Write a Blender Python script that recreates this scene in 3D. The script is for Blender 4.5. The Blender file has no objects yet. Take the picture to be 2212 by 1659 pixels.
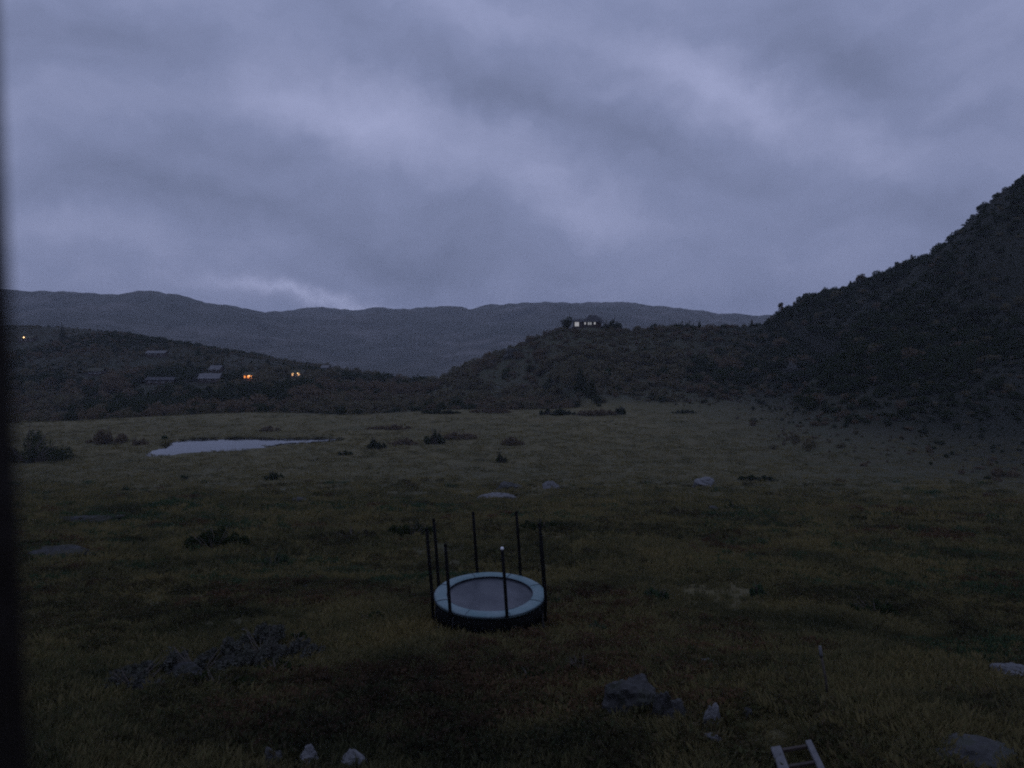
import bpy, bmesh, math, random
import numpy as np
from mathutils import Vector, Matrix, noise as mnoise

R = math.radians
random.seed(7)
RNG = np.random.default_rng(11)
scene = bpy.context.scene
COL = scene.collection

# ------------------------------------------------------------------ camera, world, sun, exposure
CAM_Z = 26.0
PITCH = R(4.0)
cam_data = bpy.data.cameras.new("camera")
cam_data.sensor_width = 36.0
cam_data.lens = 27.5
cam_data.clip_start = 0.01
cam_data.clip_end = 20000
cam_data.dof.use_dof = True
cam_data.dof.focus_distance = 60.0
cam_data.dof.aperture_fstop = 7.5
cam = bpy.data.objects.new("camera", cam_data)
COL.objects.link(cam)
cam.location = (0, 0, CAM_Z)
cam.rotation_euler = (R(90) - PITCH, 0, 0)
scene.camera = cam

FPX = 27.5 / 36.0 * 2212.0          # focal length in pixels of a 2212 x 1659 view of the photograph
FW = Vector((0, math.cos(PITCH), -math.sin(PITCH)))
UP = Vector((0, math.sin(PITCH), math.cos(PITCH)))
RT = Vector((1, 0, 0))


def ray(px, py):
    return FW + RT * ((px - 1106.0) / FPX) - UP * ((py - 829.5) / FPX)


def at(px, py, Y):
    d = ray(px, py)
    return Vector((0, 0, CAM_Z)) + d * (Y / d.y)


class NT:
    """small helper for node trees"""
    def __init__(self, tree):
        self.t = tree
        self.t.nodes.clear()

    def n(self, kind, **kw):
        nd = self.t.nodes.new(kind)
        for k, v in kw.items():
            if k == 'inp':
                for a, b in v.items():
                    nd.inputs[a].default_value = b
            else:
                setattr(nd, k, v)
        return nd

    def l(self, a, b):
        self.t.links.new(a, b)

    def math(self, op, a, b=None, clamp=False):
        nd = self.n('ShaderNodeMath', operation=op, use_clamp=clamp)
        for i, v in enumerate((a, b)):
            if v is None:
                continue
            if isinstance(v, (int, float)):
                nd.inputs[i].default_value = v
            else:
                self.l(v, nd.inputs[i])
        return nd.outputs[0]

    def ramp(self, fac, stops, interp='LINEAR'):
        nd = self.n('ShaderNodeValToRGB')
        cr = nd.color_ramp
        cr.interpolation = interp
        while len(cr.elements) < len(stops):
            cr.elements.new(0.5)
        for e, (p, c) in zip(cr.elements, stops):
            e.position = p
            e.color = (c[0], c[1], c[2], 1) if not isinstance(c, (int, float)) else (c, c, c, 1)
        self.l(fac, nd.inputs[0])
        return nd.outputs[0]

    def mix(self, fac, a, b, blend='MIX'):
        nd = self.n('ShaderNodeMix', data_type='RGBA', blend_type=blend)
        for sock, v in ((nd.inputs[0], fac), (nd.inputs[6], a), (nd.inputs[7], b)):
            if isinstance(v, (int, float)):
                sock.default_value = v
            elif isinstance(v, tuple):
                sock.default_value = (v[0], v[1], v[2], 1)
            else:
                self.l(v, sock)
        return nd.outputs[2]

    def noise(self, vec, scale, detail=4, rough=0.55, dist=0.0):
        nd = self.n('ShaderNodeTexNoise', inp={'Scale': scale, 'Detail': detail, 'Roughness': rough, 'Distortion': dist})
        if vec is not None:
            self.l(vec, nd.inputs['Vector'])
        return nd.outputs['Fac']


# --- the dusk sky: a Nishita sky almost wholly hidden behind a sheet of rain cloud
SUN_EL, SUN_AZ = R(1.0), R(150.0)
world = bpy.data.worlds.new("World")
scene.world = world
world.use_nodes = True
world.cycles.sampling_method = 'MANUAL'
world.cycles.sample_map_resolution = 256
w = NT(world.node_tree)
w_out = w.n('ShaderNodeOutputWorld')
sky = w.n('ShaderNodeTexSky', sky_type='NISHITA', sun_disc=False, sun_elevation=SUN_EL, sun_rotation=SUN_AZ)
bg_sky = w.n('ShaderNodeBackground', inp={'Strength': 0.05})
w.l(sky.outputs[0], bg_sky.inputs['Color'])
tc = w.n('ShaderNodeTexCoord')
dirv = tc.outputs['Generated']
# domain warp
wn = w.n('ShaderNodeTexNoise', inp={'Scale': 3.6, 'Detail': 6.0, 'Roughness': 0.62})
w.l(dirv, wn.inputs['Vector'])
sub = w.n('ShaderNodeVectorMath', operation='SUBTRACT', inp={1: (0.5, 0.5, 0.5)})
w.l(wn.outputs['Color'], sub.inputs[0])
scl = w.n('ShaderNodeVectorMath', operation='SCALE', inp={'Scale': 0.17})
w.l(sub.outputs[0], scl.inputs[0])
add = w.n('ShaderNodeVectorMath', operation='ADD')
w.l(dirv, add.inputs[0]); w.l(scl.outputs[0], add.inputs[1])
wdir = add.outputs[0]
# long cloud streets that slope down to the right, everywhere on the dome
mp = w.n('ShaderNodeMapping', inp={'Rotation': (0, R(20), 0), 'Scale': (1.5, 2.0, 5.5), 'Location': (3.1, 0.7, 1.9)})
w.l(wdir, mp.inputs['Vector'])
streets = w.noise(mp.outputs[0], 1.25, 5, 0.5)
mp2 = w.n('ShaderNodeMapping', inp={'Rotation': (0, R(16), 0), 'Scale': (2.2, 3.0, 4.5), 'Location': (0.4, 5.0, 0.0)})
w.l(wdir, mp2.inputs['Vector'])
fine = w.noise(mp2.outputs[0], 3.4, 6, 0.55)
fac = w.math('ADD', w.math('MULTIPLY', w.math('SUBTRACT', streets, 0.5), 0.55), 0.43)
fac = w.math('ADD', fac, w.math('MULTIPLY', w.math('SUBTRACT', fine, 0.5), 0.36))
# individual cloud banks and rifts (px, py, semi axes, slope, weight)
BANKS = [
    (830, 300, 480, 190, 18, .26), (1200, 400, 380, 180, 22, .20), (1560, 190, 620, 130, 26, .24),
    (1900, 335, 380, 150, 26, .14), (640, 652, 360, 45, 6, .36), (860, 660, 260, 38, 3, .46),
    (130, 520, 400, 100, 8, .16), (1080, 40, 420, 110, 10, .14), (1330, 480, 420, 110, 15, .12), (640, 230, 300, 120, 15, .10),
    (1120, 225, 620, 100, 20, -.18), (380, 430, 560, 85, 6, -.17), (860, 550, 560, 85, 17, -.16),
    (1850, 130, 480, 130, 28, -.15), (330, 90, 420, 100, 15, -.10), (1500, 350, 420, 90, 24, -.08),
    (2050, 500, 420, 150, 20, -.10), (1250, 600, 620, 70, 4, -.06),
]
for (px, py, sa, sb, ang, wt) in BANKS:
    d = ray(px, py).normalized()
    t = R(ang)
    a = (RT * math.cos(t) - UP * math.sin(t))
    a = (a - d * a.dot(d)).normalized()
    c = a.cross(d).normalized()
    m3 = Matrix((a, d, c)).transposed()
    k = 1.0 / ray(px, py).length
    mpb = w.n('ShaderNodeMapping', vector_type='TEXTURE')
    mpb.inputs['Location'].default_value = d
    mpb.inputs['Rotation'].default_value = m3.to_euler()
    mpb.inputs['Scale'].default_value = (sa / FPX * k * 1.25, 0.6, sb / FPX * k * 1.25)
    w.l(wdir, mpb.inputs['Vector'])
    gr = w.n('ShaderNodeTexGradient', gradient_type='QUADRATIC_SPHERE')
    w.l(mpb.outputs[0], gr.inputs[0])
    sm = w.n('ShaderNodeMapRange', interpolation_type='SMOOTHSTEP')
    w.l(gr.outputs['Fac'], sm.inputs[0])
    fac = w.math('ADD', fac, w.math('MULTIPLY', sm.outputs[0], wt * 1.08))
cloud = w.ramp(fac, [(0.0, (.068, .085, .143)), (0.42, (.143, .167, .274)), (0.75, (.233, .257, .398)), (1.0, (.32, .35, .52))])
# an overcast dome is brighter overhead than at the horizon
sep = w.n('ShaderNodeSeparateXYZ'); w.l(dirv, sep.inputs[0])
zen = w.n('ShaderNodeMapRange', inp={'From Min': 0.30, 'From Max': 0.95, 'To Min': 1.52, 'To Max': 2.35})
w.l(sep.outputs['Z'], zen.inputs[0])
bg_cloud = w.n('ShaderNodeBackground')
w.l(cloud, bg_cloud.inputs['Color']); w.l(zen.outputs[0], bg_cloud.inputs['Strength'])
mixs = w.n('ShaderNodeMixShader', inp={'Fac': 0.97})
w.l(bg_sky.outputs[0], mixs.inputs[1]); w.l(bg_cloud.outputs[0], mixs.inputs[2])
w.l(mixs.outputs[0], w_out.inputs['Surface'])

sun_d = bpy.data.lights.new("sun", 'SUN')
sun_d.energy = 0.02
sun_d.angle = R(30)
sun_d.color = (1.0, 0.93, 0.86)
sun = bpy.data.objects.new("sun", sun_d)
COL.objects.link(sun)
sd = Vector((math.sin(SUN_AZ) * math.cos(R(25)), math.cos(SUN_AZ) * math.cos(R(25)), math.sin(R(25))))
sun.rotation_euler = sd.to_track_quat('Z', 'Y').to_euler()
sun.location = (0, 0, 60)

scene.view_settings.view_transform = 'Standard'
scene.view_settings.look = 'None'
scene.view_settings.exposure = 0.0
scene.view_settings.gamma = 1.0
scene.view_settings.use_curve_mapping = False
scene.render.engine = 'CYCLES'
cy = scene.cycles
cy.use_denoising = False
cy.max_bounces = 4
cy.diffuse_bounces = 2
cy.volume_bounces = 1
cy.filter_width = 2.0


# ------------------------------------------------------------------ materials
def new_mat(name):
    m = bpy.data.materials.new(name)
    m.use_nodes = True
    return m, NT(m.node_tree)


def principled(t, color, rough=0.8, spec=0.3, metal=0.0, normal=None, **kw):
    p = t.n('ShaderNodeBsdfPrincipled')
    o = t.n('ShaderNodeOutputMaterial')
    if isinstance(color, tuple):
        p.inputs['Base Color'].default_value = (*color, 1)
    else:
        t.l(color, p.inputs['Base Color'])
    if isinstance(rough, (int, float)):
        p.inputs['Roughness'].default_value = rough
    else:
        t.l(rough, p.inputs['Roughness'])
    p.inputs['Specular IOR Level'].default_value = spec
    p.inputs['Metallic'].default_value = metal
    if normal is not None:
        t.l(normal, p.inputs['Normal'])
    for k, v in kw.items():
        p.inputs[k].default_value = v
    t.l(p.outputs[0], o.inputs['Surface'])
    return p


def bump(t, h, strength=0.5, dist=0.05):
    b = t.n('ShaderNodeBump', inp={'Strength': strength, 'Distance': dist})
    t.l(h, b.inputs['Height'])
    return b.outputs[0]


def simple_mat(name, c1, c2, scale=3.0, rough=0.75, spec=0.3, bmp=0.3, dist=0.02, metal=0.0):
    m, t = new_mat(name)
    co = t.n('ShaderNodeTexCoord').outputs['Object']
    n = t.noise(co, scale, 5, 0.6)
    col = t.ramp(n, [(0.3, c1), (0.7, c2)])
    principled(t, col, rough, spec, metal, bump(t, t.noise(co, scale * 4, 3), bmp, dist))
    return m


def leaf_mat(name, cols, patch=False):
    """foliage: colour differs from leaf clump to leaf clump and from plant to plant"""
    m, t = new_mat(name)
    geo = t.n('ShaderNodeNewGeometry')
    oi = t.n('ShaderNodeObjectInfo')
    f = t.math('ADD', t.math('MULTIPLY', geo.outputs['Random Per Island'], 0.6), t.math('MULTIPLY', oi.outputs['Random'], 0.4))
    st = [(i / (len(cols) - 1), c) for i, c in enumerate(cols)]
    col = t.ramp(f, st)
    if patch:
        # stands of the plant differ from place to place
        ps_ = t.n('ShaderNodeNewGeometry').outputs['Position']
        pn = t.noise(ps_, 0.22, 5, 0.65, 0.6)
        col = t.mix(1.0, col, t.ramp(pn, [(0.34, (.44, .49, .50)), (0.50, (.99, .95, .84)), (0.68, (1.26, 1.12, .90))]), 'MULTIPLY')
    d = t.n('ShaderNodeBsdfDiffuse'); t.l(col, d.inputs[0])
    tr = t.n('ShaderNodeBsdfTranslucent'); t.l(col, tr.inputs[0])
    mx = t.n('ShaderNodeMixShader', inp={'Fac': 0.25})
    t.l(d.outputs[0], mx.inputs[1]); t.l(tr.outputs[0], mx.inputs[2])
    o = t.n('ShaderNodeOutputMaterial'); t.l(mx.outputs[0], o.inputs['Surface'])
    return m


M = {}
M['dark_leaf'] = leaf_mat('dark_leaf', [(.020, .030, .014), (.030, .042, .018), (.045, .050, .022)])
M['green_leaf'] = leaf_mat('green_leaf', [(.030, .055, .030), (.045, .072, .036), (.062, .080, .040)])
M['brown_leaf'] = leaf_mat('brown_leaf', [(.090, .070, .046), (.140, .102, .064), (.110, .094, .056)])
M['rust_leaf'] = leaf_mat('rust_leaf', [(.066, .046, .032), (.100, .064, .042), (.076, .060, .038)], True)
M['heath_leaf'] = leaf_mat('heath_leaf', [(.050, .056, .032), (.074, .060, .038), (.060, .070, .036), (.086, .066, .042)], True)
M['scrub_leaf'] = leaf_mat('scrub_leaf', [(.085, .082, .050), (.140, .112, .066), (.098, .100, .056), (.155, .115, .072)])
M['grey_leaf'] = leaf_mat('grey_leaf', [(.056, .056, .046), (.090, .088, .076), (.068, .072, .054), (.108, .104, .092)])
M['straw'] = leaf_mat('straw', [(.135, .130, .066), (.180, .156, .082), (.145, .142, .070), (.195, .160, .090)], True)
M['grass'] = leaf_mat('grass', [(.088, .104, .052), (.130, .118, .064), (.100, .112, .056), (.155, .124, .074)], True)
M['bark'] = simple_mat('bark', (.04, .03, .022), (.09, .075, .06), 6)
M['stone'] = None
m, t = new_mat('stone')
co = t.n('ShaderNodeTexCoord').outputs['Object']
n1 = t.noise(co, 2.2, 8, 0.7); n2 = t.noise(co, 3.4, 8, 0.7)
c = t.ramp(n1, [(0.32, (.018, .018, .016)), (0.55, (.038, .037, .034)), (0.72, (.068, .066, .062))])
lich = t.ramp(n2, [(0.50, 0.0), (0.60, 1.0)])
c = t.mix(t.math('MULTIPLY', lich, 0.85), c, (.030, .034, .020))
principled(t, c, 0.75, 0.35, 0, bump(t, t.noise(co, 6, 8, 0.65), 0.6, 0.08))
M['stone'] = m
m, t = new_mat('pale_stone')
co = t.n('ShaderNodeTexCoord').outputs['Object']
n1 = t.noise(co, 3.0, 8, 0.65); n2 = t.noise(co, 11, 5, 0.6)
c = t.ramp(n1, [(0.30, (.07, .07, .07)), (0.55, (.13, .13, .13)), (0.75, (.19, .19, .19))])
lich = t.ramp(n2, [(0.56, 0.0), (0.66, 1.0)])
c = t.mix(t.math('MULTIPLY', lich, 0.45), c, (.06, .064, .045))
principled(t, c, 0.75, 0.35, 0, bump(t, t.noise(co, 7, 8, 0.65), 0.6, 0.06))
M['pale_stone'] = m
m, t = new_mat('mossy_outcrop')
co = t.n('ShaderNodeTexCoord').outputs['Object']
n1 = t.noise(co, 2.6, 8, 0.7); n2 = t.noise(co, 1.5, 8, 0.7, .4)
c = t.ramp(n1, [(0.32, (.022, .022, .021)), (0.55, (.044, .044, .042)), (0.72, (.080, .079, .076))])
c = t.mix(t.ramp(n2, [(0.46, 0.0), (0.54, 1.0)]), c, t.ramp(n1, [(0.35, (.016, .018, .012)), (0.65, (.040, .038, .024))]))
principled(t, c, 0.85, 0.2, 0, bump(t, t.noise(co, 4, 9, 0.7), 1.0, 0.12))
M['outcrop'] = m
M['dark_wood'] = simple_mat('dark_wood', (.022, .016, .012), (.05, .036, .026), 8)
M['log_wall'] = simple_mat('log_wall', (.03, .02, .015), (.06, .04, .03), 5)
M['turf_roof'] = simple_mat('turf_roof', (.03, .034, .02), (.06, .055, .03), 3, 0.9)
M['tar_roof'] = simple_mat('tar_roof', (.018, .018, .02), (.035, .035, .038), 3, 0.7)
M['sheet_roof'] = simple_mat('sheet_roof', (.06, .06, .06), (.13, .13, .13), 1.2, 0.6, 0.3)
M['white_paint'] = simple_mat('white_paint', (.66, .66, .66), (.82, .82, .80), 4)
M['pale_wood'] = simple_mat('pale_wood', (.08, .08, .08), (.14, .138, .135), 7, 0.75)
M['glass'] = simple_mat('window_glass', (.02, .02, .025), (.03, .03, .035), 2, 0.05, 0.6, 0.0)


def emit_mat(name, col, strength):
    m, t = new_mat(name)
    e = t.n('ShaderNodeEmission', inp={'Color': (*col, 1), 'Strength': strength})
    o = t.n('ShaderNodeOutputMaterial')
    t.l(e.outputs[0], o.inputs['Surface'])
    return m


M['cool_light'] = emit_mat('lit_window_cool', (.80, .80, .86), 0.42)
M['dim_light'] = emit_mat('lit_window_dim', (.75, .78, .86), 0.28)
M['orange_light'] = emit_mat('lit_window_orange', (1.0, .30, .055), 1.25)
M['warm_light'] = emit_mat('lit_lamp_warm', (1.0, .52, .22), 1.0)
M['porch_light'] = emit_mat('lit_porch_lamp', (1.0, .62, .30), 4.0)


# ------------------------------------------------------------------ object helpers
def add_obj(name, me, mat=None, parent=None, loc=None):
    o = bpy.data.objects.new(name, me)
    COL.objects.link(o)
    if mat is not None and not me.materials:
        me.materials.append(mat)
    if parent is not None:
        o.parent = parent
    if loc is not None:
        o.location = loc
    return o


def tag(o, label, cat, group=None):
    o['label'] = label
    o['category'] = cat
    if group:
        o['group'] = group
    return o


def thing(name, label, cat, loc=(0, 0, 0), rz=0.0, group=None):
    o = bpy.data.objects.new(name, None)
    o.empty_display_size = 0.3
    COL.objects.link(o)
    o.location = loc
    o.rotation_euler = (0, 0, rz)
    return tag(o, label, cat, group)


def mesh_np(name, verts, faces, smooth=False):
    me = bpy.data.meshes.new(name)
    verts = np.asarray(verts, dtype=np.float32)
    faces = np.asarray(faces, dtype=np.int32)
    k = faces.shape[1]
    me.vertices.add(len(verts)); me.vertices.foreach_set('co', verts.ravel())
    me.loops.add(faces.size); me.loops.foreach_set('vertex_index', faces.ravel())
    me.polygons.add(len(faces))
    me.polygons.foreach_set('loop_start', np.arange(0, faces.size, k, dtype=np.int32))
    me.polygons.foreach_set('loop_total', np.full(len(faces), k, dtype=np.int32))
    if smooth:
        me.polygons.foreach_set('use_smooth', np.ones(len(faces), dtype=bool))
    me.update(); me.validate()
    return me


def mesh_bm(name, bm, smooth=False):
    me = bpy.data.meshes.new(name)
    bmesh.ops.recalc_face_normals(bm, faces=bm.faces)
    if smooth:
        for f in bm.faces:
            f.smooth = True
    bm.to_mesh(me)
    bm.free()
    return me


def bm_box(bm, x0, x1, y0, y1, z0, z1, mtx=None):
    vs = [bm.verts.new(p) for p in ((x0, y0, z0), (x1, y0, z0), (x1, y1, z0), (x0, y1, z0),
                                    (x0, y0, z1), (x1, y0, z1), (x1, y1, z1), (x0, y1, z1))]
    for f in ((0, 3, 2, 1), (4, 5, 6, 7), (0, 1, 5, 4), (1, 2, 6, 5), (2, 3, 7, 6), (3, 0, 4, 7)):
        bm.faces.new([vs[i] for i in f])
    if mtx is not None:
        bmesh.ops.transform(bm, matrix=mtx, verts=vs)
    return vs


def box_part(name, dims, mat, parent, bevel=0.0, mtx=None):
    bm = bmesh.new()
    bm_box(bm, *dims)
    if bevel:
        bmesh.ops.bevel(bm, geom=list(bm.edges), offset=bevel, segments=2, affect='EDGES')
    if mtx is not None:
        bmesh.ops.transform(bm, matrix=mtx, verts=bm.verts)
    return add_obj(name, mesh_bm(name, bm), mat, parent)


def bm_tube(bm, pts, radii, seg=8, closed=False, caps=True):
    pts = [Vector(p) for p in pts]
    n = len(pts)
    rings = []
    for i, p in enumerate(pts):
        if closed:
            tg = pts[(i + 1) % n] - pts[i - 1]
        else:
            tg = pts[min(i + 1, n - 1)] - pts[max(i - 1, 0)]
        tg.normalize()
        ref = Vector((0, 0, 1)) if abs(tg.z) < 0.9 else Vector((1, 0, 0))
        a = tg.cross(ref).normalized(); b = tg.cross(a).normalized()
        r = radii[i] if isinstance(radii, (list, tuple)) else radii
        rings.append([bm.verts.new(p + (a * math.cos(6.2832 * k / seg) + b * math.sin(6.2832 * k / seg)) * r) for k in range(seg)])
    m = n if closed else n - 1
    for i in range(m):
        A, B = rings[i], rings[(i + 1) % n]
        for k in range(seg):
            bm.faces.new((A[k], A[(k + 1) % seg], B[(k + 1) % seg], B[k]))
    if caps and not closed:
        bm.faces.new(rings[0]); bm.faces.new(rings[-1])


# ------------------------------------------------------------------ terrain height
def vnoise(x, y, seed):
    xi = np.floor(x).astype(np.int64); yi = np.floor(y).astype(np.int64)
    fx = x - xi; fy = y - yi
    fx = fx * fx * fx * (fx * (fx * 6 - 15) + 10); fy = fy * fy * fy * (fy * (fy * 6 - 15) + 10)

    def hsh(a, b):
        h = (a * 374761393 + b * 668265263 + seed * 982451653) & 0xffffffff
        h = ((h ^ (h >> 13)) * 1274126177) & 0xffffffff
        h = h ^ (h >> 16)
        return (h & 0xffff) / 65535.0
    a = hsh(xi, yi); b = hsh(xi + 1, yi); c = hsh(xi, yi + 1); d = hsh(xi + 1, yi + 1)
    return (a + (b - a) * fx) * (1 - fy) + (c + (d - c) * fx) * fy - 0.5


def fbm(x, y, scale, seed, octs=4, gain=0.5):
    v = 0; amp = 1.0; s = 1.0 / scale
    for o in range(octs):
        ca, sa = math.cos(o * 1.3 + seed), math.sin(o * 1.3 + seed)
        v = v + amp * vnoise((x * ca - y * sa) * s + 17.3 * o, (x * sa + y * ca) * s - 5.1 * o, seed + o)
        amp *= gain; s *= 2.03
    return v


def smooth(a, b, v):
    t = np.clip((v - a) / (b - a), 0, 1)
    return t * t * (3 - 2 * t)


BASE_Y = [-4300, -600, -250, -100, -30, -5, 0, 6, 11, 16, 20.4, 26, 30, 38, 45, 56, 70, 85, 100, 115, 130, 142, 152, 270, 335, 430, 600, 900, 1500, 9999]
BASE_Z = [110, 100, 70, 38, 23.2, 20.6, 20.4, 20.1, 19.55, 18.9, 18.2, 17.4, 16.75, 15.4, 14.1, 12.2, 9.8, 7.2, 4.9, 2.9, 1.3, .4, 0, 0, -6, -17, -34, -50, -55, -55]  # the unseen slope behind the house is raised to block sky light


def ridge(pts, L0, Lk, power, rnd):
    return dict(p=[at(*q) for q in pts], L0=L0, Lk=Lk, pw=power, r=rnd)


RIDGES = [
    # house hill and the steep hill on the right, one ridge
    ridge([(850, 868, 325), (940, 838, 335), (1000, 814, 340), (1060, 784, 345), (1120, 749, 350), (1170, 726, 352),
           (1215, 711, 352), (1280, 706, 352), (1330, 714, 352), (1440, 712, 352), (1560, 707, 352), (1640, 703, 352), (1668, 692, 354),
           (1690, 673, 355), (1740, 650, 354), (1830, 622, 350), (1900, 597, 345), (1960, 575, 340), (2020, 564, 335),
           (2045, 537, 330), (2100, 497, 322), (2150, 466, 315), (2172, 428, 310), (2212, 390, 300), (2300, 340, 285),
           (2500, 270, 310), (2900, 180, 300)], 66, .85, 1.2, 6),
    # low hillside with cabins on the left
    ridge([(-700, 690, 540), (-100, 700, 530), (130, 708, 520), (250, 726, 480), (400, 752, 440), (500, 779, 410), (600, 810, 375),
           (700, 843, 330), (780, 863, 300), (860, 878, 285)], 125, 8.0, 1.1, 15),
    # mountain behind it
    ridge([(-1200, 640, 1920), (-300, 646, 1920), (0, 633, 1920), (110, 637, 1920), (270, 642, 1920), (300, 636, 1910), (335, 634, 1900), (365, 639, 1900),
           (420, 648, 1910), (480, 656, 1920), (560, 670, 1980), (640, 684, 2060), (740, 710, 2120)], 300, 6.0, 1.2, 30),
    # far mountain across the valley
    ridge([(350, 700, 2700), (560, 680, 2550), (620, 674, 2450), (680, 665, 2400), (700, 663, 2400), (760, 667, 2400), (800, 670, 2400), (835, 667, 2400),
           (868, 671, 2400), (930, 668, 2330), (958, 660, 2300), (1000, 658, 2300), (1015, 664, 2300), (1100, 656, 2300), (1180, 651, 2300),
           (1260, 655, 2300), (1350, 660, 2300), (1420, 669, 2300), (1530, 675, 2300), (1640, 688, 2300), (1900, 684, 2300), (2500, 670, 2300)], 500, 6.0, 1.2, 40),
]

POND_PX = [(316, 985), (336, 973), (362, 967), (370, 955), (410, 951), (470, 949), (530, 948), (600, 950), (650, 949), (722, 948), (722, 953),
           (655, 958), (612, 960), (575, 966), (520, 972), (460, 976), (395, 980), (350, 984)]
POND = []
for q in POND_PX:
    d = ray(*q)
    k = (CAM_Z + 0.2) / -d.z
    POND.append((d.x * k, d.y * k))


def poly_sd(x, y, poly):
    """signed distance, negative inside"""
    best = np.full(x.shape, 1e9); inside = np.zeros(x.shape, bool)
    n = len(poly)
    for i in range(n):
        ax, ay = poly[i]; bx, by = poly[(i + 1) % n]
        ex, ey = bx - ax, by - ay
        t = np.clip(((x - ax) * ex + (y - ay) * ey) / (ex * ex + ey * ey), 0, 1)
        best = np.minimum(best, (x - ax - ex * t) ** 2 + (y - ay - ey * t) ** 2)
        cond = ((ay > y) != (by > y))
        xc = ax + (y - ay) / (ey if abs(ey) > 1e-9 else 1e-9) * ex
        inside ^= cond & (x < xc)
    return np.where(inside, -1, 1) * np.sqrt(best)


def hills(x, y, base):
    out = np.zeros(x.shape); near = np.full(x.shape, 1e9)
    for rd in RIDGES:
        best = np.full(x.shape, 1e18); zb = np.zeros(x.shape)
        P = rd['p']
        for a, b in zip(P[:-1], P[1:]):
            ex, ey = b.x - a.x, b.y - a.y
            t = np.clip(((x - a.x) * ex + (y - a.y) * ey) / (ex * ex + ey * ey), 0, 1)
            d2 = (x - a.x - ex * t) ** 2 + (y - a.y - ey * t) ** 2
            zz = a.z + (b.z - a.z) * t
            u = d2 < best
            best = np.where(u, d2, best); zb = np.where(u, zz, zb)
        d = np.sqrt(best + rd['r'] ** 2) - rd['r']
        # the foot of the slope wanders
        wob = 1.0 + 0.22 * vnoise(x / (rd['L0'] * .5), y / (rd['L0'] * .5), 5)
        hi_ = smooth(36, 80, zb) if rd is RIDGES[0] else 0.0
        L = (rd['L0'] + (rd['Lk'] + .55 * hi_) * np.maximum(zb, 0)) * wob
        near = np.minimum(near, d)
        out = np.maximum(out, np.maximum(zb - base, 0) * np.power(np.clip(1 - d / L, 0, 1), rd['pw'] + 1.1 * hi_))
    return out, near


def far_y(x, y):
    """the far rim of the meadow is uneven and comes nearer on the left"""
    return y + smooth(165, 225, y) * (34 * fbm(x, y, 75, 15, 3) + .36 * np.clip(-x - 15, 0, 140))


def height(x, y, parts=False):
    x = np.asarray(x, float); y = np.asarray(y, float)
    base = np.interp(far_y(x, y), BASE_Y, BASE_Z)
    hl, near = hills(x, y, base)
    r = np.hypot(x, y)
    fore = 1 - smooth(95, 150, y)
    hum = 0.42 * fbm(x, y, 7.0, 3, 3) + 1.0 * fbm(x, y, 24.0, 9, 2)
    hum = hum * smooth(6, 14, r)
    und = fore * hum + (1 - fore) * 0.12 * fbm(x, y, 9, 21, 3)
    hilln = np.clip(hl / 12, 0, 1)
    big = np.clip(hl / 60, 0, 1) * smooth(700, 1200, r)
    crag = hilln * (1 - .7 * np.exp(-(near / 22) ** 2)) * (2.6 * fbm(x, y, 32, 31, 5, 0.55)) * (1 - smooth(600, 1200, r)) + big * (20 * fbm(x, y, 240, 41, 6, .58) + 7 * np.abs(fbm(x, y, 90, 43, 4, .55)))
    # keep the skyline where it stands: fewer bumps on the crest itself is not needed at this scale
    rough = smooth(70, 140, x) * smooth(6, 25, hl) * (1 - smooth(600, 1200, r))
    crag = crag + rough * (1 - .85 * np.exp(-(near / 16) ** 2)) * (5.0 * np.abs(fbm(x, y, 46, 61, 4, .55)) - 1.2 + 2.2 * fbm(x, y, 14, 63, 3))
    z = base + hl + und + crag
    sd = poly_sd(x, y, POND)
    k = 1 - smooth(-0.6, 0.9, sd)
    z = z * (1 - k) + (-0.8) * k
    z = np.where((sd < 4) & (z < 0.0) & (k < 0.01), 0.0, z)
    if parts:
        return z, hl, sd, fore
    return z


def h1(x, y):
    return float(height(np.array([x]), np.array([y]))[0])


def ground(px, py, ymax=3500):
    """where the line of sight through a pixel meets the ground"""
    d = ray(px, py)
    d = d / d.y
    ys = np.concatenate([np.arange(6, 60, .1), np.arange(60, 400, .5), np.arange(400, ymax, 4)])
    zs = CAM_Z + d.z * ys
    hs = height(d.x * ys, ys)
    idx = np.nonzero(zs <= hs)[0]
    i = idx[0] if len(idx) else len(ys) - 1
    Y = ys[i]
    return Vector((d.x * Y, Y, h1(d.x * Y, Y)))


def crest(px, y0=260, y1=420):
    """the skyline point of the near hills in the direction of a pixel column"""
    ys = np.arange(y0, y1, 1.0)
    d = ray(px, 700)
    xs = d.x / d.y * ys
    zs = height(xs, ys)
    i = int(np.argmax((zs - CAM_Z) / ys))
    return Vector((xs[i], ys[i], zs[i]))


def px_m(p):
    """metres per photograph pixel (2212 wide) at a place"""
    return (p - Vector((0, 0, CAM_Z))).dot(FW) / FPX


# terrain sheet: rings that widen with distance, full circle
az_f = np.radians(np.arange(-42, 42.01, 0.16))
az_b = np.radians(np.arange(44, 316.01, 2.0))
az = np.concatenate([az_f, az_b])
rr = np.concatenate([[0.0, 2.0], np.exp(np.arange(math.log(4.0), math.log(4250), 0.0105))])
A, RR = np.meshgrid(az, rr)
X = RR * np.sin(A); Yg = RR * np.cos(A)
Z, HL, SD, FORE = height(X, Yg, True)
na, nr = len(az), len(rr)
verts = np.stack([X, Yg, Z], -1).reshape(-1, 3)
ii, jj = np.meshgrid(np.arange(nr - 1), np.arange(na), indexing='ij')
j2 = (jj + 1) % na
faces = np.stack([ii * na + jj, ii * na + j2, (ii + 1) * na + j2, (ii + 1) * na + jj], -1).reshape(-1, 4)[:, ::-1]
terrain_me = mesh_np("ground", verts, faces, True)


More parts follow.
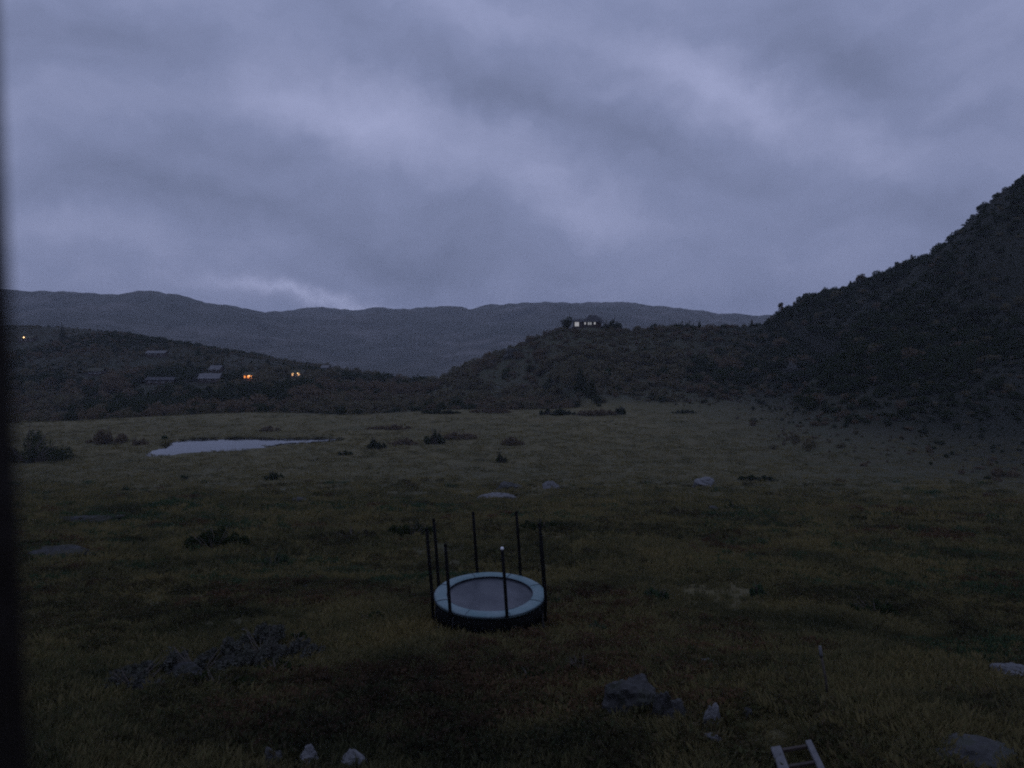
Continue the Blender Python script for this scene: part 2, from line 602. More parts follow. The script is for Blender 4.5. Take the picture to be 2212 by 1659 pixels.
def zone_of(x, y, hl, sd, fore):
    """how much of the cover is pale meadow grass (1) instead of heath and scrub (0)"""
    r = np.hypot(x, y)
    g = 1 - smooth(0.3, 3.5, hl)
    yy = y + 45 * fbm(x, y, 45, 77, 4)
    meadow = (.30 + .70 * smooth(30, 235, yy)) * g * (y > 0) * (1 - .85 * smooth(20, 95, x))  # pale grass fades to the right: lens falloff put into the ground colour
    patch = (.5 + 1.6 * fbm(x, y, 13, 55, 4)) * g * (1 - smooth(95, 135, y)) * (y > 0) * .8
    z = np.maximum(meadow, patch * g)
    return np.clip(z * (1 - smooth(262, 300, far_y(x, y) + 16 * fbm(x, y, 30, 19, 3))), 0, 1)


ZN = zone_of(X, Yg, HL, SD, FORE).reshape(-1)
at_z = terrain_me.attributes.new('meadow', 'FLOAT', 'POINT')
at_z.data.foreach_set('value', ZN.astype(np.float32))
at_f = terrain_me.attributes.new('fell', 'FLOAT', 'POINT')
at_f.data.foreach_set('value', smooth(550, 950, RR).reshape(-1).astype(np.float32))
at_h = terrain_me.attributes.new('scrub_falloff', 'FLOAT', 'POINT')
at_h.data.foreach_set('value', (np.maximum(smooth(.3, 3.5, HL), .95 * smooth(40, 105, X) * smooth(40, 90, Yg)) * np.maximum(.15 + .85 * smooth(55, 110, X), .7 * smooth(30, 80, -X)) * (1 - smooth(700, 1000, RR))).reshape(-1).astype(np.float32))  # scrub ground, plus lens falloff painted as darker ground on the right
m, t = new_mat('heath_and_meadow')
pos = t.n('ShaderNodeNewGeometry').outputs['Position']
zat = t.n('ShaderNodeAttribute', attribute_name='meadow').outputs['Fac']
nA = t.noise(pos, 0.16, 6, 0.6); nB = t.noise(pos, 0.9, 6, 0.65); nC = t.noise(pos, 0.035, 5, 0.6); nD = t.noise(pos, 5.0, 4, 0.7)
heath = t.ramp(nA, [(0.30, (.034, .040, .026)), (0.45, (.060, .056, .034)), (0.56, (.046, .054, .032)), (0.72, (.080, .062, .042))])
heath = t.mix(t.math('MULTIPLY', t.ramp(nB, [(0.42, 0.0), (0.62, 1.0)]), 0.6), heath, (.068, .066, .040))
mead = t.ramp(nC, [(0.28, (.072, .068, .032)), (0.45, (.132, .110, .052)), (0.56, (.098, .086, .040)), (0.72, (.144, .112, .054))])
mead = t.mix(t.math('MULTIPLY', t.ramp(nB, [(0.35, 1.0), (0.6, 0.0)]), 0.45), mead, (.080, .080, .038))
hat = t.n('ShaderNodeAttribute', attribute_name='scrub_falloff').outputs['Fac']
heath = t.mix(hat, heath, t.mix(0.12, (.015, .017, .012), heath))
nF = t.noise(pos, 0.011, 8, 0.68, 0.5); nG = t.noise(pos, 0.0035, 5, 0.6)
fells = t.ramp(nF, [(0.34, (.016, .019, .015)), (0.50, (.050, .048, .036)), (0.64, (.105, .098, .088))])
fells = t.mix(t.ramp(nG, [(0.42, 0.0), (0.60, 0.7)]), fells, (.032, .036, .026))
fat = t.n('ShaderNodeAttribute', attribute_name='fell').outputs['Fac']
heath = t.mix(fat, heath, fells)
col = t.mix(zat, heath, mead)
col = t.mix(0.5, col, t.mix(1.0, col, t.ramp(nD, [(0.25, .45), (0.75, 1.6)]), 'MULTIPLY'))
principled(t, col, 0.95, 0.1, 0, bump(t, t.math('ADD', nB, t.math('MULTIPLY', nD, 0.4)), 0.9, 0.35))
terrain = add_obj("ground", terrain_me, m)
terrain['kind'] = 'structure'

# pond
m, t = new_mat('still_water')
pos = t.n('ShaderNodeNewGeometry').outputs['Position']
principled(t, (.012, .014, .016), 0.06, 0.5, 0, bump(t, t.noise(pos, 1.3, 3, 0.5), 0.05, 0.05), IOR=1.33)
pxs = [p[0] for p in POND]; pys = [p[1] for p in POND]
bm = bmesh.new()
vs = [bm.verts.new(q) for q in ((min(pxs) - 2.5, min(pys) - 2.5, 0), (max(pxs) + 2.5, min(pys) - 2.5, 0), (max(pxs) + 2.5, max(pys) + 2.5, 0), (min(pxs) - 2.5, max(pys) + 2.5, 0))]
bm.faces.new(vs)
bmesh.ops.subdivide_edges(bm, edges=bm.edges, cuts=12, use_grid_fill=True)
pond = add_obj("pond_water", mesh_bm("pond_water", bm), m, None, (0, 0, -0.2))
pond['kind'] = 'structure'


# ------------------------------------------------------------------ plants
def leaf_cloud(name, n, size, shell, lobes, seed, squash=1.0, up=0.0):
    """n leaf quads spread through lobes (cx, cy, cz, rx, ry, rz); shell pushes leaves outwards"""
    rg = np.random.default_rng(seed)
    lob = np.array(lobes, float)
    wts = lob[:, 3] * lob[:, 4] * lob[:, 5]
    pick = rg.choice(len(lob), n, p=wts / wts.sum())
    v = rg.normal(size=(n, 3)); v /= np.linalg.norm(v, axis=1)[:, None]
    rad = rg.random(n) ** (1 / 3.0 * shell)
    L = lob[pick]
    c = L[:, :3] + v * rad[:, None] * L[:, 3:6]
    a = rg.normal(size=(n, 3)); a[:, 2] += up; a /= np.linalg.norm(a, axis=1)[:, None]
    b = np.cross(a, rg.normal(size=(n, 3))); b /= np.linalg.norm(b, axis=1)[:, None]
    s = size * (0.5 + rg.random(n))
    a *= s[:, None]; b *= (s * 0.6)[:, None]
    V = np.stack([c - a, c - b * .9, c + a, c + b], 1).reshape(-1, 3)
    F = np.arange(4 * n).reshape(-1, 4)
    return mesh_np(name, V, F)


def stems(name, tips, base_r, h0=0.0, seed=0):
    rg = random.Random(seed)
    bm = bmesh.new()
    for tp in tips:
        tp = Vector(tp)
        mid = tp * 0.5 + Vector((rg.uniform(-.08, .08), rg.uniform(-.08, .08), 0)) * tp.length
        bm_tube(bm, [(tp.x * .05, tp.y * .05, h0), mid, tp], [base_r, base_r * .65, base_r * .2], 6)
    return mesh_bm(name, bm, True)


def bush(px, py, wpx, hpx, label, mat='dark_leaf', seed=0, depth=0.8, name='bush', group=None, leaves=None, p=None, cat='bush'):
    p = p if p is not None else ground(px, py)
    k = px_m(p)
    W, H = wpx * k, hpx * k
    rg = random.Random(seed * 7 + 3)
    t_ = thing(name, label, cat, (p.x, p.y, p.z - 0.04 * H), 0, group)
    lobes = []
    nl = max(7, min(22, int(7 + W / max(H, .1) * 3)))
    D = W * depth
    for i in range(nl):
        fx = (i + .5) / nl * 2 - 1 + rg.uniform(-.15, .15)
        hh = (1 - .5 * fx * fx) * rg.uniform(.35, .95)
        rz = H * hh * .5
        lobes.append((fx * W * .42, rg.uniform(-.5, .5) * D * math.sqrt(max(.05, 1 - fx * fx)) + D * .3, rz * rg.uniform(.8, 1.05), W / nl * rg.uniform(.7, 1.5), max(D * .2, W / nl), rz))
    for i in range(nl):      # single shoots that stand out of the mass
        l = rg.choice(lobes)
        lobes.append((l[0] + rg.uniform(-1, 1) * l[3], l[1], min(H * 1.02, l[2] + l[5] * rg.uniform(.8, 1.5)), W / nl * .22, W / nl * .25, H * rg.uniform(.10, .2)))
    leaf = max(0.045, min(0.35, 1.15 * k * 1.5))
    n = leaves or int(min(6000, max(600, 3.4 * W * max(H, D * .6) / (leaf * leaf))))
    me = leaf_cloud('foliage', n, leaf, 0.8, lobes, seed + 100)
    add_obj('foliage', me, M[mat], t_)
    tips = [(l[0] * .9, l[1] * .9, l[2] * 1.2) for l in lobes]
    add_obj('stem', stems('stem', tips, max(.015, H * .02), 0, seed), M['bark'], t_)
    return t_


def tree(px, py, wpx, hpx, label, mat='dark_leaf', seed=0, kind='birch', name='tree', group=None, p=None):
    p = p if p is not None else ground(px, py)
    k = px_m(p)
    W, H = wpx * k, hpx * k
    rg = random.Random(seed * 13 + 5)
    t_ = thing(name, label, 'tree', (p.x, p.y, p.z - .1), 0, group)
    lobes, limbs = [], []
    if kind == 'spruce':
        for i in range(9):
            f = i / 8
            r = W * .5 * (1 - f) * rg.uniform(.8, 1.1) + .06 * W
            lobes.append((rg.uniform(-.08, .08) * W, rg.uniform(-.08, .08) * W, H * (.10 + .86 * f), r, r, H * .09))
    else:
        for i in range(9):
            f = rg.uniform(.28, .92)
            a = rg.uniform(0, 6.28)
            rad = W * .30 * math.sin(min(1, (1.1 - f) * 1.6) * 1.57)
            q = (math.cos(a) * rad, math.sin(a) * rad, H * f)
            s = W * rg.uniform(.18, .28)
            lobes.append((*q, s, s, s * rg.uniform(.8, 1.2) * min(1.5, H / W)))
            limbs.append(q)
    leaf = max(.08, 1.5 * k)
    n = int(min(4200, max(450, 3.4 * W * H / (leaf * leaf))))
    add_obj('crown', leaf_cloud('crown', n, leaf, .85, lobes, seed + 300), M[mat], t_)
    bm = bmesh.new()
    lean = (rg.uniform(-.05, .05) * H, rg.uniform(-.05, .05) * H)
    r0 = max(.05, H * .018)
    bm_tube(bm, [(0, 0, -.2), (lean[0] * .3, lean[1] * .3, H * .35), (lean[0], lean[1], H * .9)], [r0, r0 * .7, r0 * .15], 7)
    for q in limbs:
        z0 = max(.1 * H, q[2] - .22 * H)
        bm_tube(bm, [(lean[0] * .4, lean[1] * .4, z0), (q[0] * .6, q[1] * .6, q[2] * .9 + z0 * .1), q], [r0 * .45, r0 * .3, r0 * .1], 5)
    add_obj('trunk', mesh_bm('trunk', bm, True), M['bark'], t_)
    return t_


# ------------------------------------------------------------------ ground cover (uncountable): instanced on points
def instancer_group(name, src):
    ng = bpy.data.node_groups.new(name, 'GeometryNodeTree')
    ng.interface.new_socket('Geometry', in_out='INPUT', socket_type='NodeSocketGeometry')
    ng.interface.new_socket('Geometry', in_out='OUTPUT', socket_type='NodeSocketGeometry')
    gi = ng.nodes.new('NodeGroupInput'); go = ng.nodes.new('NodeGroupOutput')
    oi = ng.nodes.new('GeometryNodeObjectInfo'); oi.inputs['Object'].default_value = src
    ip = ng.nodes.new('GeometryNodeInstanceOnPoints')
    sc = ng.nodes.new('GeometryNodeInputNamedAttribute'); sc.data_type = 'FLOAT_VECTOR'; sc.inputs['Name'].default_value = 'pscale'
    ro = ng.nodes.new('GeometryNodeInputNamedAttribute'); ro.data_type = 'FLOAT_VECTOR'; ro.inputs['Name'].default_value = 'prot'
    L = ng.links.new
    L(gi.outputs[0], ip.inputs['Points']); L(oi.outputs['Geometry'], ip.inputs['Instance'])
    L(ro.outputs['Attribute'], ip.inputs['Rotation']); L(sc.outputs['Attribute'], ip.inputs['Scale'])
    L(ip.outputs[0], go.inputs[0])
    return ng


def cover(name, label, src_me, mat, pts, scales, cat):
    src_me.materials.append(mat)
    src = bpy.data.objects.new(name + '_tuft', src_me)
    n = len(pts)
    me = bpy.data.meshes.new(name)
    me.vertices.add(n); me.vertices.foreach_set('co', np.asarray(pts, np.float32).ravel())
    a = me.attributes.new('pscale', 'FLOAT_VECTOR', 'POINT'); a.data.foreach_set('vector', np.asarray(scales, np.float32).ravel())
    rot = np.zeros((n, 3), np.float32); rot[:, 2] = RNG.random(n) * 6.2832
    rot[:, 0] = RNG.normal(size=n) * .12; rot[:, 1] = RNG.normal(size=n) * .12
    b = me.attributes.new('prot', 'FLOAT_VECTOR', 'POINT'); b.data.foreach_set('vector', rot.ravel())
    me.update()
    o = add_obj(name, me, mat)
    o['kind'] = 'stuff'
    o['label'] = label; o['category'] = cat
    md = o.modifiers.new('scatter', 'NODES')
    md.node_group = instancer_group(name, src)
    return o


def scatter(n, y0, y1, half=0.74, power=1.0):
    """random places in the valley in front of the house between two distances"""
    u = RNG.random(n)
    y = np.sqrt(y0 * y0 + u * (y1 * y1 - y0 * y0)) if power == 1.0 else y0 * (y1 / y0) ** u
    x = (RNG.random(n) * 2 - 1) * (half * y + 2)
    return x, y


def tuft_mesh(name, n, hgt, spread, wid, seed):
    rg = np.random.default_rng(seed)
    a = rg.random(n) * 6.2832; r = spread * np.sqrt(rg.random(n))
    bx, by = np.cos(a) * r, np.sin(a) * r
    H = hgt * (.55 + .6 * rg.random(n))
    la = a + rg.normal(size=n) * .8; ln = H * (.25 + .5 * rg.random(n))
    wa = rg.random(n) * 6.2832
    wx, wy = np.cos(wa) * wid, np.sin(wa) * wid
    z = np.zeros(n)
    mx, my = bx + np.cos(la) * ln * .35, by + np.sin(la) * ln * .35
    v = np.stack([np.stack([bx - wx, by - wy, z - .05], -1), np.stack([bx + wx, by + wy, z - .05], -1),
                  np.stack([mx + wx * .8, my + wy * .8, H * .62], -1), np.stack([bx + np.cos(la) * ln, by + np.sin(la) * ln, H], -1)], 1).reshape(-1, 3)
    return mesh_np(name, v, np.arange(4 * n).reshape(-1, 4))


def spec(*a, **k):
    return a, k


ROCKS = [
    spec(665, 1668, 48, 44, 'pale round stone, brightest of three along the bottom edge', 1, 'pale_stone'),
    spec(755, 1668, 60, 38, 'pale flat stone, rightmost of three along the bottom edge', 2, 'pale_stone'),
    spec(583, 1664, 58, 34, 'dull grey stone, leftmost of three along the bottom edge', 3, 'stone'),
    spec(1362, 1554, 125, 82, 'large lichen covered boulder beyond the ladder with dark underside', 4, 'stone', .8),
    spec(1430, 1568, 52, 78, 'upright grey stone against the right side of the large boulder', 5, 'stone', .7),
    spec(1462, 1566, 66, 42, 'low brownish stone right of the upright stone', 6, 'stone', .8),
    spec(1395, 1490, 24, 16, 'small pale stone just above the large boulder', 7, 'pale_stone'),
    spec(1416, 1494, 18, 18, 'small pointed stone above the upright stone', 8, 'stone'),
    spec(1540, 1582, 44, 60, 'tall pale boulder upslope of the ladder', 9, 'pale_stone', .7),
    spec(1548, 1622, 54, 26, 'flat pale stone left of the ladder', 10, 'pale_stone', .8),
    spec(1533, 1446, 40, 18, 'small pale stone in the grass right below the trampoline', 11, 'pale_stone'),
    spec(1616, 1556, 22, 18, 'small brownish stone right of the tall pale boulder', 12, 'stone'),
    spec(2200, 1474, 80, 34, 'pale boulder cut by the right edge', 13, 'pale_stone', .8),
    spec(2140, 1680, 180, 34, 'broad grey slab in the bottom right corner', 14, 'stone', .8),
    spec(1955, 1622, 40, 20, 'small grey stone left of the bottom right slab', 15, 'stone'),
    spec(300, 1500, 80, 20, 'low grey rock at the left end of the heathery bank in the left foreground', 16, 'outcrop', .7, bury=.45),
    spec(395, 1474, 100, 24, 'low grey rock in the middle of the heathery bank', 17, 'outcrop', .6, bury=.45),
    spec(500, 1450, 90, 20, 'grey rock right of the middle of the heathery bank', 18, 'outcrop', .6, bury=.45),
    spec(590, 1424, 70, 18, 'grey rock at the right end of the heathery bank', 32, 'outcrop', .7, bury=.45),
    spec(115, 1204, 150, 17, 'pale rock slab near the left edge', 19, 'outcrop', .5, 'rock_slab', .4, .05),
    spec(190, 1132, 130, 14, 'dark rock slab above the pale slab near the left edge', 20, 'outcrop', .5, 'rock_slab', .4, .05),
    spec(1078, 1084, 80, 20, 'pale flat rock on the slope straight behind the trampoline', 21, 'pale_stone', .6, 'rock_slab', .4, .1),
    spec(1100, 1058, 56, 14, 'smaller flat rock just above the pale one behind the trampoline', 22, 'stone', .6, 'rock_slab'),
    spec(1190, 1058, 36, 14, 'small grey rock right of the flat rocks behind the trampoline', 23, 'pale_stone', .6),
    spec(1524, 1054, 60, 18, 'pale low rock alone on the right of the meadow', 24, 'pale_stone', .6, 'rock_slab'),
    spec(640, 1094, 66, 14, 'low grey rock left of centre on the slope', 25, 'stone', .6, 'rock_slab'),
    spec(1286, 1284, 12, 9, 'tiny white stone right of the trampoline', 26, 'pale_stone'),
    spec(1712, 803, 30, 17, 'pale boulder high on the right hillside', 27, 'stone', .9),
    spec(1106, 772, 40, 18, 'pale rock face on the left flank of the house hill', 28, 'stone', .6, 'rock_ledge'),
    spec(1060, 792, 22, 12, 'small pale rock below the rock face on the house hill', 29, 'stone', .6),
    spec(1540, 1108, 24, 10, 'small stone below the low rock on the right meadow', 30, 'stone'),
    spec(660, 1272, 16, 8, 'small grey stone in the grass left of the trampoline', 31, 'stone'),
]
KEEP = []
for a_, k_ in ROCKS:
    if a_[1] > 1040:
        q_ = ground(a_[0], a_[1])
        KEEP.append((q_.x, q_.y + .1, a_[2] * px_m(q_) * .5))
q_ = ground(1712, 1640)
LADDER_AT = (q_.x, q_.y)

HOUSES = [(1272, 707, 7), (1246, 707, 5), (451, 828, 8), (463, 806, 6), (536, 822, 6), (642, 817, 6), (56, 742, 12), (336, 775, 7), (345, 832, 9), (205, 812, 6), (701, 803, 4), (1712, 806, 5)]
TRAMP = at(1058, 1282, 20.4)


def clear(x, y):
    """keep tall plants out of the trampoline"""
    return np.hypot(x - TRAMP.x, y - TRAMP.y) > 1.75


def bare(x, y):
    """no plants growing through stones or the ladder"""
    ok = ~((np.abs(x - LADDER_AT[0]) < .62) & (np.abs(y - LADDER_AT[1]) < 1.6))
    for a_, b_, r_ in KEEP:
        ok &= ~((np.abs(x - a_) < r_ * .6) & (y - b_ < r_ * .6) & (y - b_ > -.3 - r_ * .25))
    return ok


# near grass
x, y = scatter(60000, 8.5, 135, power=2)
z, hl, sd, fo = height(x, y, True)
zn = zone_of(x, y, hl, sd, fo)
pat = fbm(x, y, 5, 91, 3)
keep = (RNG.random(len(x)) < np.clip(.55 + .5 * zn + pat * .9, .35, 1) * (1 - smooth(35, 130, y)))
under = ~clear(x, y)
s = (.7 + .7 * RNG.random(len(x))) * (1 + .4 * pat)
s = np.where(under, .45, s) * np.clip(y / 30, .8, 2.2)
s = np.where(bare(x, y), s, s * .4)
half = RNG.random(len(x)) < zn * .9 + .10
k = keep & half
cover('meadow_grass', 'dry straw coloured grass in patches over the near slope', tuft_mesh('straw_tuft', 44, .22, .24, .0055, 1), M['straw'],
      np.stack([x, y, z], -1)[k], np.stack([s, s, s * .9], -1)[k], 'grass')
k = keep & ~half
cover('rough_grass', 'dark green and brown rough grass over the near slope', tuft_mesh('grass_tuft', 44, .19, .26, .006, 2), M['grass'],
      np.stack([x, y, z], -1)[k], np.stack([s, s, s * .9], -1)[k], 'grass')
# farther grass, larger bunches
x, y = scatter(34000, 22, 330, power=2)
z, hl, sd, fo = height(x, y, True)
zn = zone_of(x, y, hl, sd, fo)
k = (RNG.random(len(x)) < (.15 + zn) * smooth(22, 110, y) * (1 - .8 * smooth(130, 300, y))) & (hl < 2) & (sd > 1.2)
s = (.6 + .9 * RNG.random(len(x))) * np.clip(y / 90, .7, 1.7)
cover('valley_grass', 'pale dry grass over the flat valley floor round the pond', tuft_mesh('valley_tuft', 44, .26, .75, .02, 4), M['straw'],
      np.stack([x, y, z], -1)[k], np.stack([s, s, s * .5], -1)[k], 'grass')
# sedge on the banks of the pond
n_ = 9000
x = min(pxs) - 5 + RNG.random(n_) * (max(pxs) - min(pxs) + 10)
y = min(pys) - 5 + RNG.random(n_) * (max(pys) - min(pys) + 10)
z, hl, sd, fo = height(x, y, True)
k = (sd > .3) & (y > 172) & (sd < .6 + 1.6 * RNG.random(n_) ** 2)
s = .8 + .9 * RNG.random(n_)
cover('pond_sedge', 'dark sedge along the banks of the pond', tuft_mesh('sedge_tuft', 30, .45, .35, .02, 8), M['heath_leaf'],
      np.stack([x, y, z], -1)[k], np.stack([s, s, s * .3], -1)[k], 'sedge')
# heather and dwarf shrubs
for nm, lab, mt, sd_, thr in (('heather', 'low brown green heather clumps over the near slope', 'heath_leaf', 61, .02),
                              ('dwarf_birch', 'low rust brown dwarf shrubs over the near slope', 'rust_leaf', 67, .16),
                              ('crowberry_mat', 'dark green creeping shrubs over the near slope', 'green_leaf', 71, .10)):
    x, y = scatter(12000, 8.5, 120, power=2)
    z, hl, sd, fo = height(x, y, True)
    f = fbm(x, y, 6.5, sd_, 4)
    k = (f > thr + .35 * smooth(40, 95, y)) & clear(x, y) & (hl < 3) & bare(x, y)
    s = (.45 + .8 * RNG.random(len(x))) * np.clip(y / 38, .75, 1.6)
    lob = [(0, 0, .10, .42, .42, .20), (.28, .1, .08, .3, .3, .17), (-.22, .2, .09, .3, .26, .18), (-.05, -.3, .07, .3, .3, .16)]
    cover(nm, lab, leaf_cloud(nm + '_clump', 260, .045, .8, lob, sd_, up=.5), M[mt], np.stack([x, y, z], -1)[k], np.stack([s, s, s * (.7 + .6 * RNG.random(len(x)))], -1)[k], 'shrub')
# scrub on the hillsides
def side_w(nm, x):
    r_ = np.maximum(smooth(60, 120, x), .45 * smooth(40, 90, -x))  # dark thickets favoured on the right carry the lens falloff in plant colour
    return {'hillside_scrub': .55 - .42 * r_, 'hillside_thicket': .05 + .95 * r_, 'hillside_heath': .8 - .70 * r_}[nm]


FREE = []
for (fx_, fy_, fr_) in HOUSES:
    q_ = crest(fx_) if 1200 < fx_ < 1300 else ground(fx_, fy_)
    FREE.append((q_.x, q_.y, fr_))


def free(x, y):
    """clearings round the cabins and down the slope in front of them"""
    ok = np.ones(len(x), bool)
    for (a_, b_, r_) in FREE:
        dx, dy = x - a_, y - b_
        ok &= ~((np.hypot(dx, dy) < r_) | ((np.abs(dx) < r_ * .9) & (dy < 0) & (dy > -r_ * (1.1 if a_ > 0 else 3.2))))
    return ok


for nm, lab, mt, sd_ in (('hillside_scrub', 'dense dark birch and willow scrub covering the hillsides', 'scrub_leaf', 81),
                         ('hillside_thicket', 'darker green thickets scattered over the hillsides', 'dark_leaf', 87),
                         ('hillside_heath', 'brown autumn scrub scattered over the hillsides', 'brown_leaf', 93)):
    x, y = scatter({'hillside_scrub': 130000, 'hillside_thicket': 190000, 'hillside_heath': 60000}[nm], 70, 640, half=.80)
    z, hl, sd, fo = height(x, y, True)
    f = fbm(x, y, 42, sd_, 4)
    soft = smooth(40, 90, x)
    belt = smooth(.25, 1.8, hl) * (1 - soft) + soft * np.maximum(smooth(.5, 5.0, hl) ** .7, .75 * smooth(50, 105, x) * smooth(105, 165, y))
    belt = np.maximum(belt, smooth(268, 300, far_y(x, y)) * (1 - .5 * soft))
    k = (RNG.random(len(x)) < belt * np.clip(.60 + f * 2.2, .06 + .30 * soft, 1) * side_w(nm, x)) & (sd > 3) & free(x, y)
    low = np.clip(1.1 - .30 * smooth(18, 30, hl) - .40 * (1 - soft) * smooth(17, 24, hl), .35, 1.2)
    s = (.38 + 1.25 * RNG.random(len(x)) ** 3) * (1 + 1.1 * f) * np.clip(y / 260, .75, 1.5) * low * (1 - soft * .55 * (1 - smooth(1, 7, hl)))
    lob = [(0, 0, .7, 1.0, 1.0, .7), (.7, .2, .55, .7, .7, .55), (-.6, .4, .6, .7, .6, .6), (-.1, -.7, .5, .7, .7, .5)]
    cover(nm, lab, leaf_cloud(nm + '_clump', 300, .17, .75, lob, sd_), M[mt], np.stack([x, y, z], -1)[k], np.stack([s, s * (.8 + .5 * RNG.random(len(x))), s * (.5 + 1.1 * RNG.random(len(x)))], -1)[k], 'scrub')


# ------------------------------------------------------------------ haze: the damp evening air of the valley
m, t = new_mat('evening_haze')
vol = t.n('ShaderNodeVolumePrincipled', inp={'Color': (.84, .89, .97, 1), 'Density': 1.75e-4, 'Anisotropy': 0.0})
o = t.n('ShaderNodeOutputMaterial')
t.l(vol.outputs[0], o.inputs['Volume'])
bm = bmesh.new()
bm_box(bm, -4400, 4400, -4400, 4400, -90, 175)
haze = add_obj('haze', mesh_bm('haze', bm), m)
haze['kind'] = 'stuff'
haze['label'] = 'thin blue evening haze over the valley'; haze['category'] = 'haze'

# ------------------------------------------------------------------ the house the view is taken from (its window post is the dark strip on the left)
hs = thing('viewing_house', 'house beside the viewer, its dark window post blurred along the left edge', 'house', (0, 0, 20.2))
z0 = 20.2
WY0, WY1 = 0.03, 0.17
SILL, HEAD = 25.15 - z0, 27.0 - z0
XL, XR = -3.4, 3.4
box_part('front_wall', (-5, 5, WY0, WY1, -1.0, SILL), M['dark_wood'], hs)
box_part('wall_above_window', (-5, 5, WY0, WY1, HEAD, 8.0), M['dark_wood'], hs)
box_part('wall_beside_window', (-5, XL, WY0, WY1, SILL + .002, HEAD - .002), M['dark_wood'], hs)
box_part('wall_beside_window', (XR, 5, WY0, WY1, SILL + .002, HEAD - .002), M['dark_wood'], hs)
box_part('side_wall', (-5.14, -5.002, WY0, -7, -1.0, 8.0), M['dark_wood'], hs)
box_part('side_wall', (5.002, 5.14, WY0, -7, -1.0, 8.0), M['dark_wood'], hs)
box_part('back_wall', (-5, 5, -7.14, -7.002, -1.0, 8.0), M['dark_wood'], hs)
for xm in (-2.3, -0.1427, 2.3):
    box_part('window_post', (xm, xm + .068, .07, .118, SILL + .002, HEAD - .002), M['dark_wood'], hs, 0.001)
box_part('window_sill', (XL + .002, XR - .002, .172, .24, SILL - .05, SILL - .004), M['dark_wood'], hs)
bm = bmesh.new()
for sg in (1, -1):
    ya, yb = (0.62, -3.5) if sg == 1 else (-7.6, -3.5)
    v = [bm.verts.new(q) for q in ((-5.6, ya, 7.75), (5.6, ya, 7.75), (5.6, yb, 10.2), (-5.6, yb, 10.2))]
    v2 = [bm.verts.new((q.co.x, q.co.y, q.co.z + .22)) for q in v]
    bm.faces.new(v); bm.faces.new(v2)
    for i in range(4):
        bm.faces.new((v[i], v[(i + 1) % 4], v2[(i + 1) % 4], v2[i]))
add_obj('roof', mesh_bm('roof', bm), M['tar_roof'], hs)

# ------------------------------------------------------------------ trampoline
m, t = new_mat('pad_vinyl')
co = t.n('ShaderNodeTexCoord').outputs['Object']
c = t.ramp(t.noise(co, 1.6, 4), [(0.3, (.10, .175, .18)), (0.62, (.165, .225, .232)), (0.75, (.11, .15, .155))])
principled(t, c, t.ramp(t.noise(co, 5, 3), [(0.3, .5), (0.7, .7)]), 0.25, 0, bump(t, t.noise(co, 7, 3), 0.35, 0.02))
M['pad'] = m
m, t = new_mat('jumping_mat')
co = t.n('ShaderNodeTexCoord').outputs['Object']
c = t.ramp(t.noise(co, 2.3, 4), [(0.3, (.028, .034, .042)), (0.7, (.046, .050, .060))])
principled(t, c, t.ramp(t.noise(co, 1.4, 4), [(0.35, .26), (0.65, .5)]), 0.3, 0, bump(t, t.noise(co, 60, 2), 0.15, 0.004))
M['mat'] = m
M['steel'] = simple_mat('galvanised_steel', (.035, .035, .037), (.06, .06, .063), 9, 0.5, 0.4, 0.1, 0.01, 0.3)
M['foam'] = simple_mat('black_foam_sleeve', (.006, .006, .006), (.010, .010, .010), 10, 0.85, 0.08)
M['piping'] = simple_mat('dark_piping', (.015, .018, .03), (.03, .034, .05), 10, 0.6)

RAD = 1.44
TILT = R(4.0)
tr = thing('trampoline', 'round trampoline with pale blue pad and eight black poles', 'trampoline', TRAMP)
TM = Matrix.Rotation(TILT, 4, 'X')          # the far side stands a little higher


def tp(r, ang, z):
    return TM @ Vector((r * math.cos(ang), r * math.sin(ang), z))


NS = 72


def annulus(name, prof, mat, wob=0.0, seed=0):
    """lathe a closed profile of (r, z) round the trampoline axis, with a slightly uneven surface"""
    bm = bmesh.new()
    rings = []
    for i in range(NS):
        a = 6.28318 * i / NS
        dz = wob * (math.sin(a * 8 + seed) * .5 + math.sin(a * 3 + 1.3 * seed) * .8)
        dr = wob * math.sin(a * 5 + seed) * .8
        rings.append([bm.verts.new(tp(r + dr, a, z + dz)) for (r, z) in prof])
    for i in range(NS):
        A_, B_ = rings[i], rings[(i + 1) % NS]
        for k_ in range(len(prof)):
            bm.faces.new((A_[k_], A_[(k_ + 1) % len(prof)], B_[(k_ + 1) % len(prof)], B_[k_]))
    return add_obj(name, mesh_bm(name, bm, True), mat, tr)


# jumping mat, slightly sagging
bm = bmesh.new()
prev = None
cv = bm.verts.new(tp(0, 0, -.075))
for q in range(1, 9):
    r_ = (RAD - .235) * q / 8
    ring_ = [bm.verts.new(tp(r_, 6.28318 * i / NS, -.03 - .045 * (1 - (q / 8) ** 2))) for i in range(NS)]
    for i in range(NS):
        if prev is None:
            bm.faces.new((cv, ring_[i], ring_[(i + 1) % NS]))
        else:
            bm.faces.new((prev[i], ring_[i], ring_[(i + 1) % NS], prev[(i + 1) % NS]))
    prev = ring_
add_obj('jumping_mat', mesh_bm('jumping_mat', bm, True), M['mat'], tr)
pad = annulus('spring_pad', [(RAD - .30, .005), (RAD - .285, .022), (RAD - .15, .034), (RAD + .0, .028), (RAD + .035, .010), (RAD + .045, -.05), (RAD + .030, -.05), (RAD + .01, -.004), (RAD - .15, .004)], M['pad'], .006, 1)
bm = bmesh.new()
bm_tube(bm, [tp(RAD + .040, 6.28318 * i / NS, -.012) for i in range(NS)], .011, 6, True)
pp = add_obj('piping', mesh_bm('piping', bm, True), M['piping'], pad)
